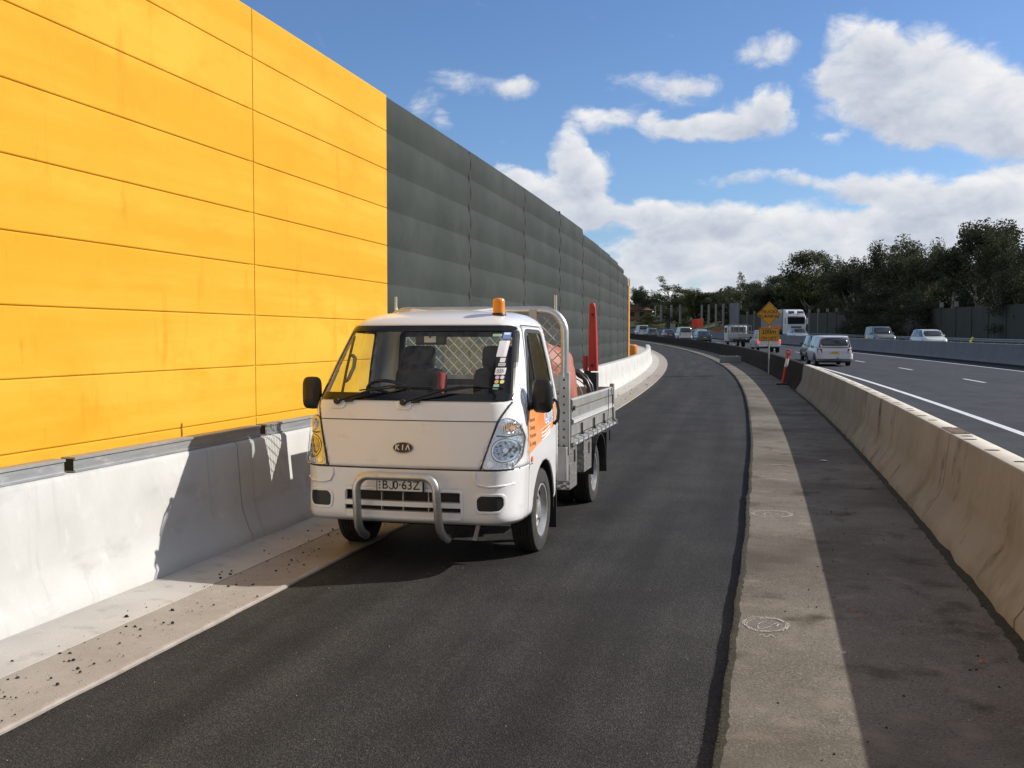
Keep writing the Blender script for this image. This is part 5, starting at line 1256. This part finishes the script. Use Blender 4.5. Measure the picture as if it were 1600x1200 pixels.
car('grey hatchback second from the far left of the queue', 176, 6.1, ZM, (4.1, 1.70, 1.50, .92), M_grey, group=ln1, kind='hatch')
car('white van like wagon farthest left in the queue beside the noise wall end', 186, 6.4, ZM, (4.8, 1.85, 1.95, 1.10), M_wh, group=ln1, kind='4wd')
# ---- silver utility with canopy
def ute(label, s, o):
    R = empty('utility', W(s, o, ZM), head(s)); w = .88; b = MB()
    b.prism(round_poly([(-2.5, .55), (-2.5, 1.02), (-.35, 1.05), (-.30, 1.05), (1.05, 1.05), (2.35, .98), (2.5, .55), (2.3, .40), (-2.3, .40)], .06, 3), 2 * w, lambda u, v, ww: Vector((ww - w, u, v))); b.build('body', M_silver, R, bevel=.05)
    b = MB(); b.add([(-w * .96, -.35, 1.04), (w * .96, -.35, 1.04), (w * .96, 1.15, 1.04), (-w * .96, 1.15, 1.04), (-w * .80, -.20, 1.68), (w * .80, -.20, 1.68), (w * .80, .55, 1.68), (-w * .80, .55, 1.68)], [(0, 1, 5, 4), (1, 2, 6, 5), (2, 3, 7, 6), (3, 0, 4, 7)]); b.build('window', M_cg, R)
    b = MB(); b.box((0, .17, 1.71), (w * 1.64, .85, .07)); b.build('roof', M_silver, R, bevel=.03)
    b = MB()
    for sg in (1, -1):
        for (y0, y1) in ((-.35, -.20), (1.15, .55), (.35, .32)): b.tube([(sg * w * .955, y0, 1.04), (sg * w * .80, y1, 1.70)], .04, 6)
    pieces(b, 'pillar', M_silver, R)
    b = MB(); b.box((-.42, -1.6, 1.32), (.75, 1.5, .58)); b.build('load_cover', M_wh, R, bevel=.05)
    b = MB(); b.box((0, -2.51, .82), (w * 1.7, .03, .42)); b.build('tailgate', M_silver, R, bevel=.015)
    for sg in (1, -1): MB().box((sg * w * .91, -2.52, .84), (.12, .05, .26)).build('tail_light', M_tlon, R, bevel=.01)
    MB().box((0, -2.54, 1.0), (.34, .03, .05)).build('brake_lamp', M_tlon, R)
    b = MB(); b.box((0, -2.60, .52), (w * 1.8, .16, .14)); b.build('bumper', M_chr, R, bevel=.03); MB().box((0, -2.69, .55), (.37, .01, .1)).build('number_plate', M_ypl, R)
    for sg in (1, -1):
        for y in (-1.55, 1.55): wheel(R, sg * .76, y, .37, .24, sg, .21, detail=False)
        MB().box((sg * .98, .95, 1.15), (.16, .08, .2)).build('mirror', M_plast, R, bevel=.02)
    MB().box((0, 0, .42), (1.3, 4.2, .2)).build('underbody', M_black, R)
    tag(R, label, 'utility'); return R
ute('silver utility with lit red brake lamps behind the yellow plate of the road sign', 83.5, 4.85)
# ---- light tray truck in the queue
def tray_lorry(s, o):
    R = empty('tray_truck', W(s, o, ZM), head(s) + .12)
    MB().box((0, 2.0, 1.35), (1.9, 1.7, 1.6)).build('cab', M_lav, R, bevel=.12)
    b = MB(); b.box((0, 1.14, 1.75), (1.4, .02, .5)); b.box((-.955, 2.1, 1.7), (.02, .9, .5)); b.box((.955, 2.1, 1.7), (.02, .9, .5)); b.box((0, 2.86, 1.75), (1.6, .02, .6)); pieces(b, 'window', M_cg, R)
    MB().box((0, -1.0, .95), (2.1, 3.9, .12)).build('tray_floor', M_grey, R)
    for x, y, dx, dy in ((-1.04, -1.0, .04, 3.9), (1.04, -1.0, .04, 3.9), (0, -2.95, 2.1, .04)): MB().box((x, y, 1.15), (dx, dy, .32)).build('drop_side', M_alu2, R)
    b = MB()
    for x in (-.98, -.5, 0, .5, .98): b.tube([(x, .95, 1.0), (x, .95, 2.25)], .035, 6)
    for z in (1.6, 2.25): b.tube([(-1.0, .95, z), (1.0, .95, z)], .035, 6)
    for x in (-.98, .98): b.tube([(x, -.2, 1.2), (x, -.2, 2.1), (x, .95, 2.1)], .03, 6)
    b.build('ladder_rack', M_grey, R)
    for sg in (1, -1):
        for y in (-1.7, 2.1): wheel(R, sg * .82, y, .38, .24, sg, .22, detail=False)
        MB().box((sg * .85, -2.98, .85), (.25, .04, .12)).build('tail_light', M_tl, R)
    MB().box((0, 0, .65), (.9, 5.2, .3)).build('chassis', M_black, R); MB().box((0, -2.9, .70), (2.0, .06, .12)).build('rear_beam', M_black, R)
    tag(R, 'grey tray truck with empty ladder rack, left of the silver utility', 'truck')
tray_lorry(103.5, 5.6)
# ---- white semi truck, oncoming
def semi(s, o):
    R = empty('semi_truck', W(s, o, ZO), head(s) + PI); M_s = paint('semi_white', (.72, .74, .78))
    MB().box((0, 1.1, 1.75), (2.45, 2.0, 2.3)).build('cab', M_s, R, bevel=.12)
    b = MB(); b.prism(round_poly([(-.2, 2.88), (2.0, 2.88), (1.65, 3.35), (1.0, 3.72), (-.2, 3.8)], .1, 3), 2.2, lambda u, v, ww: Vector((ww - 1.1, u, v))); rf = b.build('roof_fairing', M_s, R, bevel=.10)
    b = MB(); b.box((.58, 1.78, 3.42), (.75, .25, .20), (-.75, 0, 0)); b.box((-.55, 1.80, 3.42), (.8, .25, .16), (-.75, 0, 0)); pieces(b, 'fairing_mark', M_navy, rf)
    MB().box((0, 2.11, 2.35), (2.15, .04, .85)).build('windscreen', M_cg, R, bevel=.015)
    b = MB(); b.box((0, 2.25, 2.93), (2.3, .35, .10)); b.build('sun_visor', M_s, R, bevel=.03)
    MB().box((0, 2.12, 1.30), (1.3, .05, .75)).build('grille', M_grey, R, bevel=.02)
    b = MB(); 
    for z in (1.05, 1.2, 1.35, 1.5): b.box((0, 2.16, z), (1.2, .02, .03))
    pieces(b, 'grille_bar', M_chr, R)
    MB().box((0, 2.2, .62), (2.45, .35, .42)).build('bumper', M_s, R, bevel=.06)
    for sg in (1, -1):
        MB().box((sg * .95, 2.36, .68), (.32, .05, .18)).build('headlight', M_hlc, R, bevel=.02)
        MB().box((sg * 1.42, 1.9, 2.3), (.20, .12, .75)).build('mirror', M_s, R, bevel=.03); MB().tube([(sg * 1.2, 1.95, 2.7), (sg * 1.42, 1.9, 2.65)], .03, 6).build('mirror_arm', M_plast, R)
        wheel(R, sg * 1.08, 1.2, .5, .28, sg, .28, detail=False)
        for y in (-2.2, -3.5, -9.5, -10.8): wheel(R, sg * 1.0, y, .5, .5, sg, .28, detail=False)
        MB().box((sg * 1.235, 1.2, 2.3), (.02, .9, .7)).build('side_window', M_cg, R)
    MB().box((0, -5.7, .95), (1.0, 12.5, .3)).build('chassis', M_black, R)
    MB().box((0, -6.2, 2.55), (2.4, 11.8, 2.6)).build('trailer', M_grey, R, bevel=.04)
    MB().box((1.22, -6.2, 1.55), (.03, 11.6, .35)).build('trailer_stripe', M_or2, R)
    tag(R, 'white semi truck facing the camera, right of the yellow road sign', 'truck')
semi(134, 17.5)
# ================================================================= TREES
def leafmat(name, c, c2, c3):
    m = mat(name, c, .75, var=c2, vscale=.35, extra=[(c3, 1.3, (1, 1, 1), .5, .75)], spec=.25); nt = m.node_tree
    p = nt.nodes['Principled BSDF']; out = [n for n in nt.nodes if n.type == 'OUTPUT_MATERIAL'][0]
    tr = nt.nodes.new('ShaderNodeBsdfTranslucent'); mx = nt.nodes.new('ShaderNodeMixShader'); mx.inputs[0].default_value = .22
    src = p.inputs['Base Color'].links[0].from_socket; nt.links.new(src, tr.inputs[0]); nt.links.new(p.outputs[0], mx.inputs[1]); nt.links.new(tr.outputs[0], mx.inputs[2]); nt.links.new(mx.outputs[0], out.inputs[0]); return m
M_lf = [leafmat('gum_leaves', (.078, .092, .048), (.054, .068, .034), (.108, .118, .064)), leafmat('dark_leaves', (.054, .066, .035), (.038, .048, .025), (.078, .090, .046)), leafmat('olive_leaves', (.075, .085, .030), (.05, .06, .024), (.10, .105, .04))]
M_bark = mat('pale_bark', (.34, .31, .27), .9, var=(.20, .18, .15), vscale=3, bump=.01, bscale=10); M_bark2 = mat('dark_bark', (.09, .075, .06), .9, var=(.05, .045, .04), vscale=3)
def tree_mesh(kind, seed):
    """unit tree: about 10 m tall, crown about 7 m wide. returns trunk MB, leaf MB"""
    rd = random.Random(seed); tb = MB(); lb = MB(); cl = []
    def limb(p, d, ln, r, depth):
        pts = [p.copy()]; rs = [r]; q = p.copy(); dd = d.copy(); n = 5
        for i in range(n):
            dd = (dd + Vector((rd.gauss(0, .16), rd.gauss(0, .16), rd.gauss(.03, .08)))).normalized(); q = q + dd * ln / n; pts.append(q.copy()); rs.append(r * (1 - .55 * (i + 1) / n))
        tb.tube(pts, rs, 7 if r > .1 else 5, cap=False)
        if depth == 0: cl.append((q, 1)); cl.append((pts[3], .8)); return
        for k in range(rd.choice((2, 3, 3))):
            a = rd.uniform(0, 2 * PI); sp = rd.uniform(.35, .85); nd = (dd + Vector((math.cos(a), math.sin(a), rd.uniform(-.15, .35))) * sp).normalized()
            limb(pts[rd.choice((3, 4, 5))], nd, ln * rd.uniform(.55, .8), rs[-1] * .85, depth - 1)
        cl.append((q, .8))
    if kind == 'gum':    # tall open crown on pale limbs
        h0 = rd.uniform(2.2, 3.6)
        tb.tube([(0, 0, -.6), (.05, 0, h0 * .5), (rd.uniform(-.2, .2), 0, h0)], [.26, .21, .18], 9, cap=False)
        for k in range(5): a = 2 * PI * k / 5 + rd.uniform(-.4, .4); limb(Vector((0, 0, h0 * rd.uniform(.75, 1))), Vector((math.cos(a) * .55, math.sin(a) * .55, 1)).normalized(), rd.uniform(2.4, 3.6), .13, 2)
        rr, den = (.8, 1.35), 105
        ztop = max(c[0].z for c in cl)
        for k in range(34): a = rd.uniform(0, 2 * PI); z = rd.uniform(.28, .92) * ztop; r_ = rd.uniform(.3, 1) * 2.9 * math.sin(PI * min(1, z / ztop * .9 + .08)) ** .6; cl.append((Vector((r_ * math.cos(a), r_ * math.sin(a), z)), rd.uniform(.7, 1.1)))
    elif kind == 'open':
        h0 = rd.uniform(3.6, 4.6); tb.tube([(0, 0, -.6), (.1, 0, h0 * .5), (.25, .1, h0)], [.2, .17, .14], 9, cap=False)
        for k in range(4): a = 2 * PI * k / 4 + rd.uniform(-.5, .5); limb(Vector((.2, .08, h0)), Vector((math.cos(a) * .5, math.sin(a) * .5, 1)).normalized(), rd.uniform(1.8, 3.2), .10, 1)
        rr, den = (.45, .8), 110
    elif kind == 'dense':
        tb.tube([(0, 0, -.6), (0, .05, 3)], [.3, .2], 9, cap=False)
        for k in range(7): a = 2 * PI * k / 7; limb(Vector((0, 0, rd.uniform(1.5, 3))), Vector((math.cos(a) * .8, math.sin(a) * .8, 1)).normalized(), rd.uniform(2.0, 3.2), .12, 1)
        for k in range(26):
            a = rd.uniform(0, 2 * PI); e = rd.uniform(0, 1) ** .8; r = 3.2 * math.sqrt(1 - e * e * .9); cl.append((Vector((r * math.cos(a) * rd.uniform(.5, 1), r * math.sin(a) * rd.uniform(.5, 1), 4.2 + 5.0 * e * .95)), 1.1))
        for k in range(14): a = rd.uniform(0, 2 * PI); cl.append((Vector((2.8 * math.cos(a), 2.8 * math.sin(a), rd.uniform(1.2, 4.5))), 1.0))
        rr, den = (.8, 1.3), 130
    elif kind == 'conifer':
        tb.tube([(0, 0, -.6), (0, 0, 5), (.05, 0, 9.8)], [.2, .14, .03], 8, cap=False)
        z = .8
        while z < 9.8:
            R_ = 2.1 * (1 - z / 10.4) ** .7 * rd.uniform(.75, 1.1)
            for k in range(4): a = rd.uniform(0, 2 * PI); cl.append((Vector((R_ * math.cos(a) * .75, R_ * math.sin(a) * .75, z + rd.uniform(-.2, .4))), .55 + R_ * .15))
            z += .5
        rr, den = (.55, .8), 90
    elif kind == 'bush':
        tb.tube([(0, 0, -.4), (.1, 0, 1.5)], [.15, .08], 6, cap=False)
        for k in range(44):
            a = rd.uniform(0, 2 * PI); e = rd.random(); r = 3.4 * math.sqrt(max(.05, 1 - e * e)) * rd.uniform(.35, 1); cl.append((Vector((r * math.cos(a), r * math.sin(a), .6 + 8.3 * e * rd.uniform(.8, 1))), 1.1))
        rr, den = (.8, 1.35), 130
    for (c, k) in cl:
        R1 = rd.uniform(*rr) * k; n = int(den * k * (R1 / .8) ** 1.3)
        sq = Vector((1, 1, rd.uniform(.55, .8)))
        for i in range(n):
            v = Vector((rd.gauss(0, 1), rd.gauss(0, 1), rd.gauss(0, 1))).normalized() * (R1 * rd.random() ** .45); v = Vector((v.x * sq.x, v.y * sq.y, v.z * sq.z))
            p = c + v; a = rd.uniform(0, 2 * PI); t = Vector((math.cos(a), math.sin(a), rd.uniform(-1.0, .4))).normalized(); u = t.cross(Vector((rd.gauss(0, 1), rd.gauss(0, 1), rd.gauss(0, .5)))).normalized(); sz = rd.uniform(.075, .16)
            lb.add([p - u * sz * .45, p + t * sz * 1.1 - u * sz * .1, p + u * sz * .45, p - t * sz * 1.1], [(0, 1, 2, 3)])
    return tb, lb
_tp = {}
def proto(kind, seed):
    if (kind, seed) not in _tp:
        tb, lb = tree_mesh(kind, seed)
        def fm(b, nm):
            me = bpy.data.meshes.new(nm); me.from_pydata(b.v, [], b.f); me.materials.append(M_bark); me.update(); return me
        zt = max(p[2] for p in lb.v); xs_ = sorted(p[0] for p in lb.v); wd = xs_[int(len(xs_) * .99)] - xs_[int(len(xs_) * .01)]
        _tp[(kind, seed)] = (fm(tb, 'trunk'), fm(lb, 'crown'), zt, wd)
    return _tp[(kind, seed)]
def tree(kind, seed, s, o, h, wd, lm, label, rot=0, name='tree', bark=None, group=None, base=None):
    tm, cm, zt, w0 = proto(kind, seed); p = W(s, o, 0); z = terrain_z(p.x, p.y) if base is None else base
    R = empty(name, (p.x, p.y, z), rot); sx = wd / w0; sz = h / zt
    for nm, me, m in (('trunk', tm, bark or M_bark), ('crown', cm, lm)):
        ob = bpy.data.objects.new(nm, me); COL.objects.link(ob); ob.parent = R; ob.scale = (sx, sx, sz)
        ob.material_slots[0].link = 'OBJECT'; ob.material_slots[0].material = m
    tag(R, label, 'tree' if name != 'bush' else 'bush', group); return R
tree('gum', 1, 276.1, 33, 11.17, 5.86, M_lf[0], 'leafy gum tree just right of the end of the noise wall', rot=4.0, name='gum_tree')
tree('open', 2, 273.5, 40, 11.83, 6.55, M_lf[0], 'tall airy gum with a bare pale trunk on the far bank', rot=0.0, name='gum_tree')
tree('open', 3, 272.7, 36, 7.94, 4.14, M_lf[0], 'small sparse gum left of the tall airy one', rot=4.0, name='gum_tree')
tree('dense', 4, 254.5, 36, 9.24, 6.45, M_lf[0], 'round bushy tree right of the tall airy gum', rot=4.0, name='tree')
tree('gum', 5, 241.2, 34, 9.27, 7.58, M_lf[2], 'wide olive crowned tree above the red roadwork boards', rot=0.0, name='gum_tree')
tree('dense', 6, 224.8, 34, 8.15, 5.35, M_lf[1], 'dark dome shaped tree with pale posts below it', rot=5.0, name='tree')
tree('conifer', 7, 210.9, 33, 11.89, 3.42, M_lf[0], 'narrow pointed conifer, tallest left of the road sign', rot=5.0, name='conifer')
tree('gum', 8, 204.3, 34, 9.84, 4.92, M_lf[0], 'thin crowned gum between the pointed conifer and the road sign', rot=1.0, name='gum_tree')
tree('gum', 9, 193.4, 33, 8.94, 5.30, M_lf[1], 'gum with bright gaps behind the yellow diamond sign', rot=1.0, name='gum_tree')
tree('gum', 10, 183.8, 32, 10.36, 5.91, M_lf[1], 'dark gum rising behind the white semi truck', rot=4.0, name='gum_tree')
tree('dense', 11, 178.0, 34, 14.09, 10.11, M_lf[2], 'broad olive topped tree right of the white semi truck', rot=4.0, name='tree')
tree('gum', 12, 163.3, 33, 12.75, 6.37, M_lf[0], 'gum with a rounded top right of the broad olive tree', rot=4.0, name='gum_tree')
tree('gum', 13, 153.2, 32, 12.18, 6.09, M_lf[1], 'dark gum with open lower limbs, middle of the row behind the wall', rot=2.0, name='gum_tree')
tree('gum', 14, 143.0, 32, 13.33, 6.66, M_lf[1], 'pointed dark gum above the dark four wheel drive', rot=2.0, name='gum_tree')
tree('gum', 15, 132.7, 31, 13.64, 6.82, M_lf[0], 'left of the twin tall gums above the white sedan', rot=0.0, name='gum_tree')
tree('gum', 16, 126.5, 31, 12.56, 6.28, M_lf[0], 'right of the twin tall gums above the white sedan', rot=0.0, name='gum_tree')
tree('open', 17, 115.1, 30, 12.63, 6.32, M_lf[0], 'sparse limbed gum with sky showing through its left side', rot=5.0, name='gum_tree')
tree('gum', 18, 113.2, 32, 13.09, 6.55, M_lf[1], 'tallest gum in the row on the right', rot=4.0, name='gum_tree')
tree('gum', 19, 103.1, 30, 11.18, 5.59, M_lf[1], 'gum just right of the tallest one', rot=2.0, name='gum_tree')
tree('dense', 20, 94.1, 28.5, 9.17, 5.69, M_lf[1], 'black green tree at the right edge of the photo', rot=4.0, name='tree')
tree('dense', 6, 164.6, 38, 9.80, 7.14, M_lf[1], 'dense lower tree filling between the middle gums', rot=0.0, name='tree')
tree('dense', 4, 139.9, 38, 10.01, 6.84, M_lf[1], 'dense dark tree low between the twin gums and the tallest gum', rot=2.0, name='tree')
tree('bush', 22, 130.8, 29.5, 7.90, 6.35, M_lf[1], 'dark bush growing over the noise wall left of the white sedan', rot=2.0, name='bush')
tree('dense', 11, 178.2, 37, 7.59, 7.69, M_lf[1], 'low dark tree under the broad olive crown', rot=0.0, name='tree')
tree('dense', 6, 120.8, 36, 6.79, 6.52, M_lf[1], 'low dark tree under the tallest gum', rot=4.0, name='tree')
tree('dense', 4, 190.6, 36, 6.55, 7.14, M_lf[1], 'low tree between the semi truck and the wall', rot=4.0, name='tree')
tree('bush', 22, 113.8, 25, 5.71, 5.48, M_lf[1], 'big dark bush spilling in front of the noise wall above the white sedan', rot=4.0, name='bush')
tree('bush', 23, 124.0, 25, 6.99, 6.32, M_lf[1], 'big dark bush in front of the noise wall above the dark four wheel drive', rot=4.0, name='bush')
tree('bush', 24, 132.7, 25, 4.93, 5.16, M_lf[1], 'low dark bush in front of the noise wall right of the wagon', rot=3.0, name='bush')
tree('bush', 23, 202.3, 30, 4.89, 3.75, M_lf[0], 'rounded bush at the foot of the pointed conifer', rot=0.0, name='bush')
tree('bush', 24, 216.4, 32, 3.64, 3.51, M_lf[1], 'small bush below the dark dome shaped tree', rot=1.0, name='bush')
tree('bush', 22, 249.5, 33, 5.27, 6.25, M_lf[1], 'dark scrub on the bank left of the red boards', rot=4.0, name='bush')
tree('bush', 24, 265.5, 31, 4.32, 5.67, M_lf[2], 'olive scrub on the bank by the end of the noise wall', rot=4.0, name='bush')
tree('dense', 20, 167.4, 36, 9.39, 7.22, M_lf[1], 'dense tree low between the rounded gum and the open limbed gum', rot=0.0, name='tree')
tree('dense', 11, 130.0, 37, 8.77, 7.09, M_lf[1], 'dense tree low behind the sparse limbed gum', rot=0.0, name='tree')
tree('dense', 20, 117.5, 37, 8.05, 5.63, M_lf[1], 'dense tree low at the right behind the black green one', rot=3.0, name='tree')
tree('gum', 18, 142.3, 36, 11.23, 5.62, M_lf[1], 'gum crown filling between the twin tall gums', rot=3.0, name='gum_tree')
tree('dense', 6, 205.4, 36, 4.77, 6.41, M_lf[1], 'dark tree low behind the yellow diamond sign', rot=1.0, name='tree')
tree('dense', 20, 186.5, 38, 9.05, 9.30, M_lf[1], 'dense tree directly under the broad olive topped one', rot=4.0, name='tree')
tree('dense', 20, 240.7, 37, 5.25, 6.67, M_lf[1], 'dark tree behind the red boards, left of the dome shaped tree', rot=2.0, name='tree')
tree('dense', 6, 228.2, 38, 8.10, 7.14, M_lf[0], 'round crown just left of the pointed conifer', rot=5.0, name='tree')
tree('dense', 4, 217.0, 38, 8.48, 8.11, M_lf[0], 'round crown right behind the thin crowned gum', rot=0.0, name='tree')
tree('dense', 11, 201.6, 37, 9.64, 7.50, M_lf[0], 'full crown over the semi truck cab', rot=2.0, name='tree')
tree('dense', 11, 240.7, 37, 7.37, 7.58, M_lf[0], 'full round crown behind the wall posts', rot=2.0, name='tree')

# wood behind them
rd = random.Random(12); b = MB()
def leafcloud(b, c, R1, n, rd, s0=.22, s1=.45):
    for i in range(n):
        v = Vector((rd.gauss(0, 1), rd.gauss(0, 1), rd.gauss(0, 1))).normalized() * (R1 * rd.random() ** .4); p = c + Vector((v.x, v.y, v.z * .75))
        a = rd.uniform(0, 2 * PI); t = Vector((math.cos(a), math.sin(a), rd.uniform(-.8, .6))).normalized(); u = t.cross(Vector((rd.gauss(0, 1), rd.gauss(0, 1), rd.gauss(0, .5)))).normalized(); sz = rd.uniform(s0, s1)
        b.add([p - u * sz * .5, p + t * sz, p + u * sz * .5, p - t * sz], [(0, 1, 2, 3)])
for i in range(760):
    s = rd.uniform(70, 205); o = rd.uniform(36, 52); p = W(s, o, 0); hz = 9.0 + 3.0 * mnoise.noise(Vector((s * .05, 0, 0)))
    if s > 165: hz *= .9
    z = terrain_z(p.x, p.y) + rd.uniform(.5, hz); leafcloud(b, Vector((p.x, p.y, z)), rd.uniform(1.4, 2.6), 120, rd)
for i in range(200):
    s = rd.uniform(225, 400); o = rd.uniform(34, 75) - max(0, (s - 330)) * .3; p = W(s, o, 0); z = terrain_z(p.x, p.y) + rd.uniform(.5, 5.0); leafcloud(b, Vector((p.x, p.y, z)), rd.uniform(2, 3.6), 110, rd, .35, .7)
for i in range(120):
    s = rd.uniform(330, 430); o = rd.uniform(-60, 34); p = W(s, o, 0); z = terrain_z(p.x, p.y) + rd.uniform(.5, 5); leafcloud(b, Vector((p.x, p.y, z)), rd.uniform(2.5, 4), 90, rd, .4, .8)
tag(b.build('woodland', M_lf[1]), 'dark undergrowth and wood massed behind the noise wall and the bank', 'woodland', kind='stuff')
